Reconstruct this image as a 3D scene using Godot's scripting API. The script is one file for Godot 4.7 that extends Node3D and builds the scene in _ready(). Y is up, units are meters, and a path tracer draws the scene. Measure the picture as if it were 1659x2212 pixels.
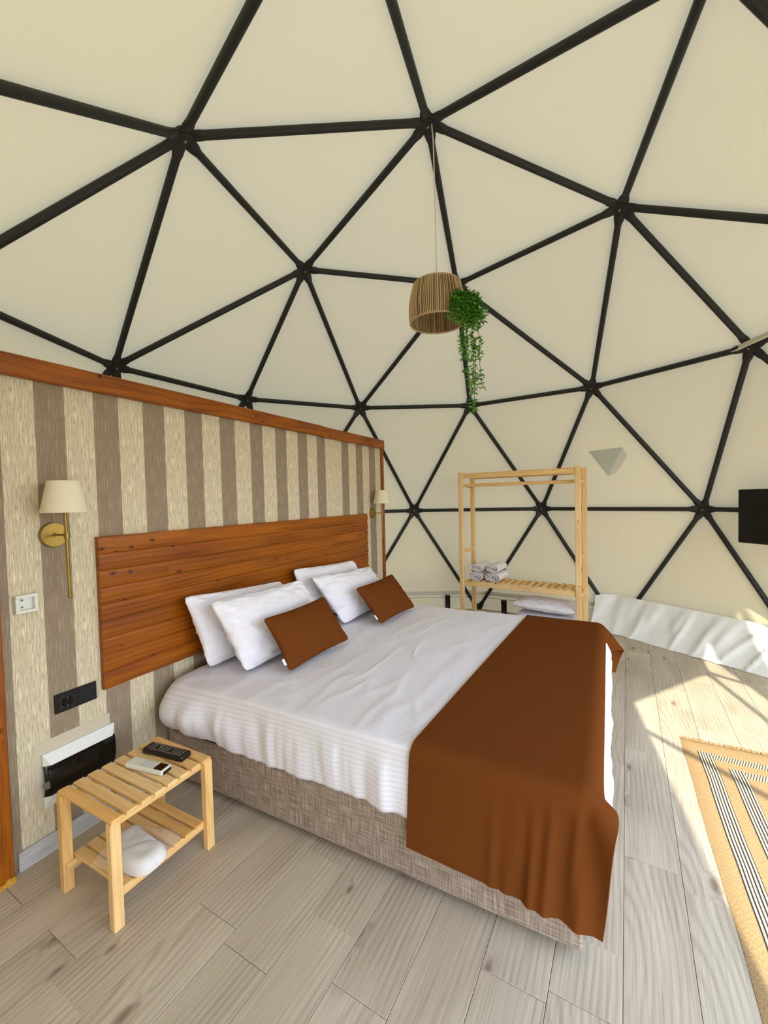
extends Node3D
# A glamping dome bedroom: hexagonal geodesic tube frame, white membrane, bed against a papered partition.

const CY := 0.4693          # height of the dome's centre
const PHI0 := 18.72         # turn of the dome against the partition
var M := {}                 # materials
var rng := RandomNumberGenerator.new()

# ---------------------------------------------------------------- mesh helpers
class MB:
	var v := PackedVector3Array()
	var n := PackedVector3Array()
	var uv := PackedVector2Array()
	var c := PackedColorArray()
	var ix := PackedInt32Array()
	var col := Color(1, 1, 1)
	var use_col := false

	func vert(p: Vector3, nn: Vector3, t: Vector2) -> int:
		v.append(p); n.append(nn); uv.append(t)
		if use_col:
			c.append(col)
		return v.size() - 1

	func tri(a: Vector3, b: Vector3, d: Vector3, out: Vector3, ta := Vector2.ZERO, tb := Vector2.ZERO, td := Vector2.ZERO) -> void:
		var g := (d - a).cross(b - a)
		if g.length_squared() < 1e-20:
			return
		var nn := g.normalized()
		var i := v.size()
		if nn.dot(out) < 0.0:
			nn = -nn
			vert(a, nn, ta); vert(d, nn, td); vert(b, nn, tb)
		else:
			vert(a, nn, ta); vert(b, nn, tb); vert(d, nn, td)
		ix.append(i); ix.append(i + 1); ix.append(i + 2)

	func quad(a: Vector3, b: Vector3, d: Vector3, e: Vector3, out: Vector3, ta := Vector2.ZERO, tb := Vector2.ZERO, td := Vector2.ZERO, te := Vector2.ZERO) -> void:
		tri(a, b, d, out, ta, tb, td)
		tri(a, d, e, out, ta, td, te)

	# bevelled box; la = long axis for the grain; us = uv per metre (along, across); uo = uv offset
	func box(xf: Transform3D, size: Vector3, bev := 0.002, la := 0, us := Vector2(1, 1), uo := Vector2.ZERO) -> void:
		var h := size * 0.5
		var b: float = min(bev, min(h.x, min(h.y, h.z)) * 0.95)
		for ax in 3:
			for s in [-1.0, 1.0]:
				var a1 := (ax + 1) % 3
				var a2 := (ax + 2) % 3
				var q := []
				for k in [[-1, -1], [1, -1], [1, 1], [-1, 1]]:
					var p := Vector3.ZERO
					p[ax] = h[ax] * s; p[a1] = (h[a1] - b) * k[0]; p[a2] = (h[a2] - b) * k[1]
					q.append(p)
				var nn := Vector3.ZERO
				nn[ax] = s
				_bq(xf, q, nn, ax, la, us, uo)
		if b <= 0.0:
			return
		for ax in 3:  # edges along ax
			var a1 := (ax + 1) % 3
			var a2 := (ax + 2) % 3
			for s1 in [-1.0, 1.0]:
				for s2 in [-1.0, 1.0]:
					var q := []
					for k in [[-1, 0], [1, 0], [1, 1], [-1, 1]]:
						var p := Vector3.ZERO
						p[ax] = (h[ax] - b) * k[0]
						p[a1] = (h[a1] - (b if k[1] == 1 else 0.0)) * s1
						p[a2] = (h[a2] - (0.0 if k[1] == 1 else b)) * s2
						q.append(p)
					var nn := Vector3.ZERO
					nn[a1] = s1; nn[a2] = s2
					_bq(xf, q, nn, a1, la, us, uo)
		for sx in [-1.0, 1.0]:
			for sy in [-1.0, 1.0]:
				for sz in [-1.0, 1.0]:
					var p1 := Vector3(h.x * sx, (h.y - b) * sy, (h.z - b) * sz)
					var p2 := Vector3((h.x - b) * sx, h.y * sy, (h.z - b) * sz)
					var p3 := Vector3((h.x - b) * sx, (h.y - b) * sy, h.z * sz)
					tri(xf * p1, xf * p2, xf * p3, xf.basis * Vector3(sx, sy, sz), _buv(p1, 0, la, us, uo), _buv(p2, 0, la, us, uo), _buv(p3, 0, la, us, uo))

	func _buv(p: Vector3, fa: int, la: int, us: Vector2, uo: Vector2) -> Vector2:
		if fa == la:
			return Vector2(p[(la + 1) % 3] * us.x, p[(la + 2) % 3] * us.y) + uo
		var o := 3 - fa - la
		return Vector2(p[la] * us.x, (p[o] + p[fa] * 0.61) * us.y) + uo

	func _bq(xf: Transform3D, q: Array, nn: Vector3, fa: int, la: int, us: Vector2, uo: Vector2) -> void:
		quad(xf * q[0], xf * q[1], xf * q[2], xf * q[3], xf.basis * nn, _buv(q[0], fa, la, us, uo), _buv(q[1], fa, la, us, uo), _buv(q[2], fa, la, us, uo), _buv(q[3], fa, la, us, uo))

	# smooth grid: rows of points; closed_u wraps each row; flip turns the normals
	func grid(rows: Array, uvs: Array, closed := false, flip := false) -> void:
		var base := v.size()
		var nr := rows.size()
		var nc: int = rows[0].size()
		var nor := PackedVector3Array()
		nor.resize(nr * nc)
		var cq := nc if closed else nc - 1
		var tr := PackedInt32Array()
		for r in nr - 1:
			for k in cq:
				var k2 := (k + 1) % nc
				var a: Vector3 = rows[r][k]
				var b: Vector3 = rows[r][k2]
				var d: Vector3 = rows[r + 1][k2]
				var e: Vector3 = rows[r + 1][k]
				var g := (d - a).cross(e - b)
				if flip:
					g = -g
				nor[r * nc + k] += g; nor[r * nc + k2] += g
				nor[(r + 1) * nc + k] += g; nor[(r + 1) * nc + k2] += g
				var i0 := base + r * nc + k
				var i1 := base + r * nc + k2
				var i2 := base + (r + 1) * nc + k2
				var i3 := base + (r + 1) * nc + k
				if flip:
					tr.append_array(PackedInt32Array([i0, i1, i2, i0, i2, i3]))
				else:
					tr.append_array(PackedInt32Array([i0, i2, i1, i0, i3, i2]))
		for r in nr:
			for k in nc:
				vert(rows[r][k], nor[r * nc + k].normalized(), uvs[r][k] if uvs.size() else Vector2(float(k) / nc, float(r) / nr))
		ix.append_array(tr)

	# tube along a polyline with a radius for each point
	func tube(pts: Array, radii: Array, sides := 10, caps := true, us := 1.0) -> void:
		var rows := []
		var uvs := []
		var up := Vector3.UP
		var d0: Vector3 = (pts[1] - pts[0]).normalized()
		if absf(d0.dot(up)) > 0.9:
			up = Vector3.RIGHT
		var x := d0.cross(up).normalized()
		var l := 0.0
		for i in pts.size():
			var d: Vector3 = (pts[min(i + 1, pts.size() - 1)] - pts[max(i - 1, 0)]).normalized()
			x = (x - d * x.dot(d)).normalized()
			var y := d.cross(x)
			if i > 0:
				l += (pts[i] - pts[i - 1]).length()
			var row := []
			var ur := []
			for k in sides:
				var a := TAU * k / sides
				row.append(pts[i] + (x * cos(a) + y * sin(a)) * radii[i])
				ur.append(Vector2(float(k) / sides, l * us))
			rows.append(row); uvs.append(ur)
		grid(rows, uvs, true, true)
		if caps:
			for e in [0, pts.size() - 1]:
				var out: Vector3 = (pts[0] - pts[1]) if e == 0 else (pts[e] - pts[e - 1])
				for k in sides:
					tri(pts[e], rows[e][k], rows[e][(k + 1) % sides], out)

	# profile of (radius, height) turned about the y axis of xf
	func lathe(xf: Transform3D, prof: Array, sides := 24) -> void:
		var rows := []
		var uvs := []
		for p in prof:
			var row := []
			var ur := []
			for k in sides:
				var a := TAU * k / sides
				row.append(xf * Vector3(cos(a) * p.x, p.y, sin(a) * p.x))
				ur.append(Vector2(float(k) / sides, p.y))
			rows.append(row); uvs.append(ur)
		# sharp edges: one strip of its own per segment
		for i in prof.size() - 1:
			grid([rows[i], rows[i + 1]], [uvs[i], uvs[i + 1]], true, false)

	func mesh(m: Material, into: ArrayMesh = null) -> ArrayMesh:
		var am := into if into else ArrayMesh.new()
		var a := []
		a.resize(Mesh.ARRAY_MAX)
		a[Mesh.ARRAY_VERTEX] = v; a[Mesh.ARRAY_NORMAL] = n; a[Mesh.ARRAY_TEX_UV] = uv; a[Mesh.ARRAY_INDEX] = ix
		if use_col:
			a[Mesh.ARRAY_COLOR] = c
		am.add_surface_from_arrays(Mesh.PRIMITIVE_TRIANGLES, a)
		am.surface_set_material(am.get_surface_count() - 1, m)
		return am

# ---------------------------------------------------------------- object helpers
var taken := {}
func numbered(called: String) -> String:
	var k: int = taken.get(called, 0)
	taken[called] = k + 1
	return called if k == 0 else "%s_%03d" % [called, k]

func thing(called: String, label: String, category: String, at := Vector3.ZERO, group := "", turn := 0.0) -> Node3D:
	var o := Node3D.new()
	o.name = numbered(called)
	add_child(o, true)
	o.position = at
	o.rotation.y = turn
	o.set_meta("label", label); o.set_meta("category", category)
	if group:
		o.set_meta("group", group)
	return o

func structure(called: String, label := "") -> Node3D:
	var o := Node3D.new()
	o.name = called
	add_child(o, true)
	o.set_meta("kind", "structure")
	if label:
		o.set_meta("label", label)
	return o

func part(parent: Node3D, called: String, me: Mesh) -> MeshInstance3D:
	var o := MeshInstance3D.new()
	var k := 0
	var nm := called
	while parent.has_node(NodePath(nm)):
		k += 1
		nm = "%s_%03d" % [called, k]
	o.name = nm
	o.mesh = me
	parent.add_child(o, true)
	return o

func whole(called: String, me: Mesh, label: String, category: String, group := "") -> MeshInstance3D:
	var o := MeshInstance3D.new()
	o.name = numbered(called)
	o.mesh = me
	add_child(o, true)
	o.set_meta("label", label); o.set_meta("category", category)
	if group:
		o.set_meta("group", group)
	return o

func solid(called: String, me: Mesh, label := "") -> MeshInstance3D:   # a piece of the setting that is one mesh
	var o := MeshInstance3D.new()
	o.name = called
	o.mesh = me
	add_child(o, true)
	o.set_meta("kind", "structure")
	if label:
		o.set_meta("label", label)
	return o

func at(x: float, y: float, z: float) -> Transform3D:
	return Transform3D(Basis.IDENTITY, Vector3(x, y, z))

# ---------------------------------------------------------------- textures
func tex(im: Image) -> ImageTexture:
	return ImageTexture.create_from_image(im)

func noise(sd: int, f: float, oct := 3) -> FastNoiseLite:
	var z := FastNoiseLite.new()
	z.seed = sd
	z.frequency = f
	z.noise_type = FastNoiseLite.TYPE_PERLIN
	z.fractal_octaves = oct
	if oct == 1:
		z.fractal_type = FastNoiseLite.FRACTAL_NONE
	return z

# grain runs along u. ring: rings per pixel across; knots: how many; ctr: how strong the grain shows
func wood_image(w: int, h: int, sd: int, light: Color, dark: Color, knot: Color, ring: float, knots: int, ctr: float, kr: float, bend := 0.5, rw := 0.35, kx := 1.5) -> Image:
	var r := RandomNumberGenerator.new()
	r.seed = sd
	var warp := noise(sd + 1, 0.004, 1)
	var fine := noise(sd + 2, 0.06, 2)
	var wide := noise(sd + 3, 0.006, 2)
	var kn := []
	for i in knots:
		kn.append(Vector3(r.randf() * w, r.randf() * h, kr * r.randf_range(0.5, 1.3)))
	var data := PackedByteArray()
	data.resize(w * h * 3)
	var c0 := r.randf_range(-0.6, 1.6) * h
	var i := 0
	for y in h:
		for x in w:
			var cx: float = warp.get_noise_2d(x * 0.5, 0.0) * h * bend
			var dd: float = 14.0 + 70.0 * absf(warp.get_noise_2d(x * 0.5, 999.0))
			var yy: float = y - c0 - cx + warp.get_noise_2d(x * 1.2, y * 3.0) * 2.0
			var kd := 0.0
			for k in kn:
				var ex: float = (x - k.x) / (k.z * kx)
				var ey: float = (y - k.y) / k.z
				var e := ex * ex * 0.35 + ey * ey
				if e < 9.0:
					var g := exp(-e)
					yy += g * k.z * 2.6 * (1.0 if y > k.y else -1.0)
					kd = maxf(kd, exp(-e * 2.2))
			var rr := sqrt(yy * yy + dd * dd)
			var s := 0.5 + 0.5 * sin(rr * ring)
			s = s * s * smoothstep(0.15, 0.75, 0.5 + 0.7 * wide.get_noise_2d(x * 0.4 + 900.0, y * 1.2))
			var f: float = 0.5 + 0.5 * fine.get_noise_2d(x * 0.12, y * 5.0)
			var wd: float = 0.5 + 0.6 * wide.get_noise_2d(x * 0.5, y * 2.2)
			var t := clampf((s * rw + (f - 0.5) * 0.75 + wd * 0.6 - 0.1) * ctr, 0.0, 1.0)
			var col := light.lerp(dark, t).lerp(knot, kd * 0.85)
			data[i] = int(col.r * 255.0); data[i + 1] = int(col.g * 255.0); data[i + 2] = int(col.b * 255.0)
			i += 3
	return Image.create_from_data(w, h, false, Image.FORMAT_RGB8, data)

func weave_image(w: int, h: int, sd: int, a: Color, b: Color, lx: float, ly: float, both: bool) -> Image:
	var n1 := noise(sd, 1.0, 1)
	var n2 := noise(sd + 7, 1.0, 1)
	var data := PackedByteArray()
	data.resize(w * h * 3)
	var i := 0
	for y in h:
		for x in w:
			var t: float = n1.get_noise_2d(x * lx, y * ly)
			if both:
				t = t * 0.6 + n2.get_noise_2d(x * ly, y * lx) * 0.6
			var col := a.lerp(b, clampf(0.5 + 0.75 * t, 0.0, 1.0))
			data[i] = int(col.r * 255.0); data[i + 1] = int(col.g * 255.0); data[i + 2] = int(col.b * 255.0)
			i += 3
	return Image.create_from_data(w, h, false, Image.FORMAT_RGB8, data)

# left half: pale strip with short upright dashes; right half: brown strip of fine upright threads
func paper_image() -> Image:
	var w := 512
	var h := 1024
	var n1 := noise(11, 1.0, 1)
	var n2 := noise(12, 1.0, 2)
	var n3 := noise(13, 1.0, 1)
	var data := PackedByteArray()
	data.resize(w * h * 3)
	var i := 0
	var pale := Color(0.83, 0.78, 0.665)
	var paleh := Color(0.92, 0.88, 0.76)
	var palel := Color(0.69, 0.63, 0.53)
	var dk := Color(0.60, 0.535, 0.45)
	var dkh := Color(0.73, 0.67, 0.565)
	var dkl := Color(0.50, 0.43, 0.355)
	for y in h:
		for x in w:
			var col: Color
			if x < 256:
				var d: float = n1.get_noise_2d(x * 0.10, y * 0.006)
				var e: float = n2.get_noise_2d(x * 0.08 + 300.0, y * 0.011)
				col = pale.lerp(palel, clampf(0.1 + e * 1.3, 0.0, 0.8))
				col = col.lerp(paleh, clampf((d - 0.30) * 4.0, 0.0, 1.0))
			else:
				var s: float = 0.5 + 0.5 * sin(x * TAU / 8.0)
				var d2: float = n3.get_noise_2d(x * 0.26, y * 0.005)
				var e2: float = n2.get_noise_2d(x * 0.12, y * 0.009)
				col = dk.lerp(dkl, clampf(s * 0.55 + e2 * 0.5, 0.0, 1.0))
				col = col.lerp(dkh, clampf((d2 - 0.2) * 2.0, 0.0, 0.9))
			data[i] = int(col.r * 255.0); data[i + 1] = int(col.g * 255.0); data[i + 2] = int(col.b * 255.0)
			i += 3
	return Image.create_from_data(w, h, false, Image.FORMAT_RGB8, data)

# jute rug: x metres along, z metres across, dark and pale woven lines set in from the edges
func rug_image(lx: float, lz: float) -> Image:
	var w := 1024
	var h := 1024
	var n1 := noise(21, 1.0, 2)
	var data := PackedByteArray()
	data.resize(w * h * 3)
	var i := 0
	var jute := Color(0.69, 0.57, 0.405)
	var jl := Color(0.79, 0.68, 0.51)
	var jd := Color(0.53, 0.41, 0.27)
	for y in h:
		var z := lz * y / h
		for x in w:
			var m := lx * x / w         # 0 at the far short edge (x max of the room)
			var hb := sin((m * 260.0) + absf(fmod(z * 70.0, 2.0) - 1.0) * 5.0)
			var t: float = 0.5 + 0.10 * hb + 1.3 * n1.get_noise_2d(x * 0.35, y * 0.35)
			var col := jd.lerp(jl, clampf(t, 0.0, 1.0)).lerp(jute, 0.45)
			for b in [0.085, 0.20]:
				var into: float = b
				if m > into + 0.035 and z > into - 0.02 and z < into + 0.045:
					var q := fmod((z - into + 0.02) / 0.0125, 1.0)
					col = Color(0.25, 0.21, 0.185) if q < 0.45 else Color(0.84, 0.80, 0.67)
				elif z > into + 0.045 and m > into + 0.035 and m < into + 0.095:
					var q2 := fmod((z + m * 0.35) / 0.0115, 1.0)
					col = Color(0.34, 0.285, 0.24) if q2 < 0.42 else Color(0.84, 0.78, 0.62)
			data[i] = int(col.r * 255.0); data[i + 1] = int(col.g * 255.0); data[i + 2] = int(col.b * 255.0)
			i += 3
	return Image.create_from_data(w, h, false, Image.FORMAT_RGB8, data)

func noise_relief(sd: int, f: float, size := 256) -> NoiseTexture2D:
	var t := NoiseTexture2D.new()
	t.width = size; t.height = size; t.seamless = true
	t.noise = noise(sd, f, 3)
	return t

func mat(name_: String, col: Color, rough := 0.8, metal := 0.0) -> StandardMaterial3D:
	var m := StandardMaterial3D.new()
	m.resource_name = name_
	m.albedo_color = col
	m.roughness = rough
	m.metallic = metal
	m.cull_mode = BaseMaterial3D.CULL_DISABLED
	M[name_] = m
	return m

func tmat(name_: String, im: Image, rough := 0.8, spec := 0.5) -> StandardMaterial3D:
	var m := mat(name_, Color.WHITE, rough)
	m.albedo_texture = tex(im)
	m.metallic_specular = spec
	return m

func relief(m: StandardMaterial3D, sd: int, f: float, depth: float, scale := Vector3.ONE) -> void:
	m.heightmap_enabled = true
	m.heightmap_texture = noise_relief(sd, f)
	m.heightmap_scale = depth
	m.uv1_scale = scale

func make_materials() -> void:
	var mem := mat("membrane", Color(0.835, 0.775, 0.63), 0.62)
	mem.backlight_enabled = true
	mem.backlight = Color(MEM_GLOW, MEM_GLOW * 0.90, MEM_GLOW * 0.62).linear_to_srgb()
	mat("steel", Color(0.115, 0.11, 0.10), 0.55)
	mat("bolt", Color(0.62, 0.60, 0.56), 0.35, 0.9)
	var pane := mat("pane", Color(1, 1, 1, 0.06), 0.04)
	pane.transparency = BaseMaterial3D.TRANSPARENCY_ALPHA
	for k in 6:
		tmat("oak_%d" % k, wood_image(768, 128, 40 + k * 9, Color(0.805, 0.75, 0.66), Color(0.60, 0.535, 0.455), Color(0.50, 0.43, 0.365), 0.50, 2 if k % 3 == 0 else 1 - k % 2, 0.95, 12.0, 0.10, 0.36), 0.48, 0.28)
	mat("slab", Color(0.42, 0.36, 0.30), 0.8)
	for k in 5:
		var w := tmat("stained_%d" % k, wood_image(1024, 96, 140 + k * 5, Color(0.65, 0.36, 0.022), Color(0.33, 0.125, 0.003), Color(0.15, 0.05, 0.012), 0.26, 6 - k % 3, 1.05, 8.5, 0.30, 0.22, 0.5), 0.42, 0.36)
		w.clearcoat_enabled = true
		w.clearcoat = 0.10
		w.clearcoat_roughness = 0.3
	for k in 4:
		tmat("pine_%d" % k, wood_image(384, 96, 240 + k * 7, Color(0.95, 0.82 - 0.02 * k, 0.60 - 0.045 * k), Color(0.82 - 0.02 * k, 0.63 - 0.03 * k, 0.38 - 0.03 * k), Color(0.42, 0.22, 0.09), 0.36, 1 if k < 2 else 2, 1.0, 5.0, 0.35, 0.22), 0.5, 0.4)
	tmat("paper", paper_image(), 0.75, 0.3)
	mat("core", Color(0.80, 0.76, 0.70), 0.9)
	tmat("baseboard", weave_image(256, 64, 3, Color(0.80, 0.80, 0.80), Color(0.66, 0.65, 0.64), 0.03, 0.35, false), 0.6, 0.4)
	# linen: satin stripes run with v
	var st := Image.create(8, 64, false, Image.FORMAT_RGB8)
	for y in 64:
		var k := 0.5 + 0.5 * sin(TAU * y / 16.0)
		k = smoothstep(0.3, 0.7, k)
		st.fill_rect(Rect2i(0, y, 8, 1), Color(0.89, 0.875, 0.905).lerp(Color(0.925, 0.91, 0.94), k))
	tmat("sheet", st, 0.72, 0.35)
	var pl := mat("pillowcase", Color(0.93, 0.915, 0.94), 0.8)
	pl.metallic_specular = 0.3
	mat("towel", Color(0.90, 0.88, 0.885), 0.95)
	var rust := tmat("rust", weave_image(256, 256, 31, Color(0.445, 0.25, 0.115), Color(0.38, 0.205, 0.085), 0.5, 0.5, false), 1.0, 0.05)
	tmat("linen", weave_image(512, 512, 33, Color(0.72, 0.65, 0.585), Color(0.46, 0.40, 0.345), 0.02, 0.36, true), 0.9, 0.2)
	mat("brass", Color(0.60, 0.49, 0.24), 0.38, 0.85)
	var sh := mat("shade", Color(0.93, 0.885, 0.77), 0.9)
	sh.backlight_enabled = true
	sh.backlight = Color(0.45, 0.43, 0.38)
	mat("white_plastic", Color(0.88, 0.88, 0.85), 0.4)
	mat("grey_plastic", Color(0.42, 0.43, 0.42), 0.45)
	mat("black_plastic", Color(0.03, 0.029, 0.028), 0.35)
	mat("black_matt", Color(0.045, 0.042, 0.038), 0.7)
	mat("smoked", Color(0.045, 0.045, 0.04), 0.12)
	mat("screen", Color(0.008, 0.008, 0.008), 0.25)
	mat("plaster", Color(0.80, 0.75, 0.66), 0.9)
	mat("grey_button", Color(0.72, 0.74, 0.74), 0.5)
	mat("red_button", Color(0.7, 0.12, 0.10), 0.5)
	mat("green_button", Color(0.15, 0.5, 0.25), 0.5)
	mat("yellow_button", Color(0.75, 0.65, 0.2), 0.5)
	mat("blue_button", Color(0.3, 0.45, 0.65), 0.5)
	tmat("jute", rug_image(2.2, 1.0), 0.95, 0.1)
	mat("jute_plain", Color(0.70, 0.555, 0.365), 0.95)
	var rat := mat("rattan", Color(1, 1, 1), 0.6)
	rat.vertex_color_use_as_albedo = true
	var lf := mat("leaf", Color(1, 1, 1), 0.5)
	lf.vertex_color_use_as_albedo = true
	lf.backlight_enabled = true
	lf.backlight = Color(0.35, 0.4, 0.2)
	mat("stem", Color(0.12, 0.22, 0.06), 0.7)
	mat("cord", Color(0.85, 0.82, 0.74), 0.6)
	mat("track", Color(0.86, 0.84, 0.77), 0.45)
	mat("skirt", Color(0.92, 0.915, 0.885), 0.7)
	mat("felt", Color(0.90, 0.88, 0.86), 0.9)
	var film := mat("film", Color(1, 1, 1, 0.10), 0.12)
	film.transparency = BaseMaterial3D.TRANSPARENCY_ALPHA
	var vinyl := mat("vinyl", Color(0.775, 0.80, 0.765), 0.1)
	vinyl.clearcoat_enabled = true
	vinyl.clearcoat = 0.8
	vinyl.clearcoat_roughness = 0.05
	mat("ground", Color(0.50, 0.48, 0.40), 0.95)
	mat("foam", Color(0.80, 0.58, 0.20), 0.9)
	mat("hem", Color(0.87, 0.865, 0.82), 0.6)

const MEM_GLOW := 0.125
const SUN_E := 1.6
const SKY_E := 2.2
const EXPO := 1.58
const SUNX := 1.06      # metres the light travels for each metre it falls
const SUNZ := -0.27

# ---------------------------------------------------------------- the dome's nodes
func dnode(ring: String, i: float) -> Vector3:
	var r := 0.0
	var y := 0.0
	match ring:
		"p": y = 3.630
		"1": r = 1.311; y = 3.330
		"2":
			r = 2.402 if int(i) % 2 == 0 else 2.3905
			y = 2.5003 if int(i) % 2 == 0 else 2.5081
		"3": r = 3.0376; y = 1.3085
		"4": r = 3.118; y = 0.0
	var a := deg_to_rad(i * 30.0 + PHI0)
	return Vector3(r * sin(a), y, -r * cos(a))

func outw(p: Vector3, d: float) -> Vector3:     # pushed outwards from the dome's centre
	if p.y < 0.01:
		return p + Vector3(p.x, 0, p.z).normalized() * d
	return p + (p - Vector3(0, CY, 0)).normalized() * d

func _ready() -> void:
	rng.seed = 7
	# ---- camera, sky, sun, exposure
	var cam := Camera3D.new()
	cam.name = "camera"
	cam.transform = Transform3D(Basis(Vector3(0.46928, -0.02333, 0.88274), Vector3(0.04031, 0.99917, 0.00498), Vector3(-0.88213, 0.03325, 0.46983)).orthonormalized(), Vector3(-2.3421, 1.4819, 0.9032))
	cam.fov = rad_to_deg(2.0 * atan(1106.0 / 910.39))
	cam.near = 0.03
	cam.far = 200.0
	add_child(cam)
	cam.current = true
	var we := WorldEnvironment.new()
	we.name = "world_environment"
	var env := Environment.new()
	env.background_mode = Environment.BG_SKY
	var sky := Sky.new()
	var sm := ProceduralSkyMaterial.new()
	sm.sky_top_color = Color(0.62, 0.70, 0.82)
	sm.sky_horizon_color = Color(0.92, 0.92, 0.90)
	sm.ground_bottom_color = Color(0.45, 0.42, 0.36)
	sm.ground_horizon_color = Color(0.70, 0.70, 0.66)
	sm.sky_energy_multiplier = SKY_E
	sm.ground_energy_multiplier = SKY_E * 0.6
	sm.sun_angle_max = 1.0
	sky.sky_material = sm
	env.sky = sky
	env.tonemap_mode = Environment.TONE_MAPPER_LINEAR
	env.tonemap_exposure = EXPO
	env.sdfgi_enabled = true
	env.ssao_enabled = true
	env.ssil_enabled = true
	we.environment = env
	add_child(we)
	var sun := DirectionalLight3D.new()
	sun.name = "sun"
	sun.light_color = Color(1.0, 0.972, 0.89)
	sun.light_energy = SUN_E
	sun.light_angular_distance = 0.6
	sun.shadow_enabled = true
	sun.sky_mode = DirectionalLight3D.SKY_MODE_LIGHT_ONLY
	add_child(sun)
	sun.look_at_from_position(Vector3.ZERO, Vector3(SUNX, -1.0, SUNZ))

	make_materials()
	build_dome()
	build_floor()
	build_partition()
	build_bed()
	build_throw()
	build_pillows()
	build_table()
	build_rack()
	build_wall_fittings()
	build_lamp()
	build_rug()
	build_right_side()

# ---------------------------------------------------------------- dome
func facet(parent: Node3D, called: String, a: Vector3, b: Vector3, d: Vector3, m: Material) -> void:
	var mb := MB.new()
	var o := (a + b + d) / 3.0 - Vector3(0, CY, 0)
	mb.tri(a, b, d, -o, Vector2(a.x + a.z, a.y), Vector2(b.x + b.z, b.y), Vector2(d.x + d.z, d.y))
	part(parent, called, mb.mesh(m))

func strut_mesh(a: Vector3, b: Vector3) -> ArrayMesh:
	var d := (b - a).normalized()
	var mid := (a + b) * 0.5
	var nrm := (mid - Vector3(0, CY, 0))
	nrm = (nrm - d * nrm.dot(d)).normalized()
	var side := d.cross(nrm)
	var l := a.distance_to(b)
	var mb := MB.new()
	var rows := []
	var uvs := []
	# station along, half width, half thickness
	var prof := [[-0.028, 0.004, 0.003], [-0.024, 0.020, 0.006], [-0.012, 0.030, 0.0065], [0.030, 0.034, 0.0065], [0.060, 0.035, 0.009], [0.085, 0.031, 0.017], [0.112, 0.0220, 0.0210], [0.125, 0.0215, 0.0215]]
	var st := prof.duplicate()
	for k in range(prof.size() - 1, -1, -1):
		st.append([l - prof[k][0], prof[k][1], prof[k][2]])
	for s in st:
		var row := []
		var ur := []
		for k in 14:
			var t := TAU * k / 14
			row.append(a + d * s[0] + side * (cos(t) * s[1]) + nrm * (sin(t) * s[2]))
			ur.append(Vector2(k / 14.0, s[0]))
		rows.append(row); uvs.append(ur)
	mb.grid(rows, uvs, true, true)
	return mb.mesh(M.steel)

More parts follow.
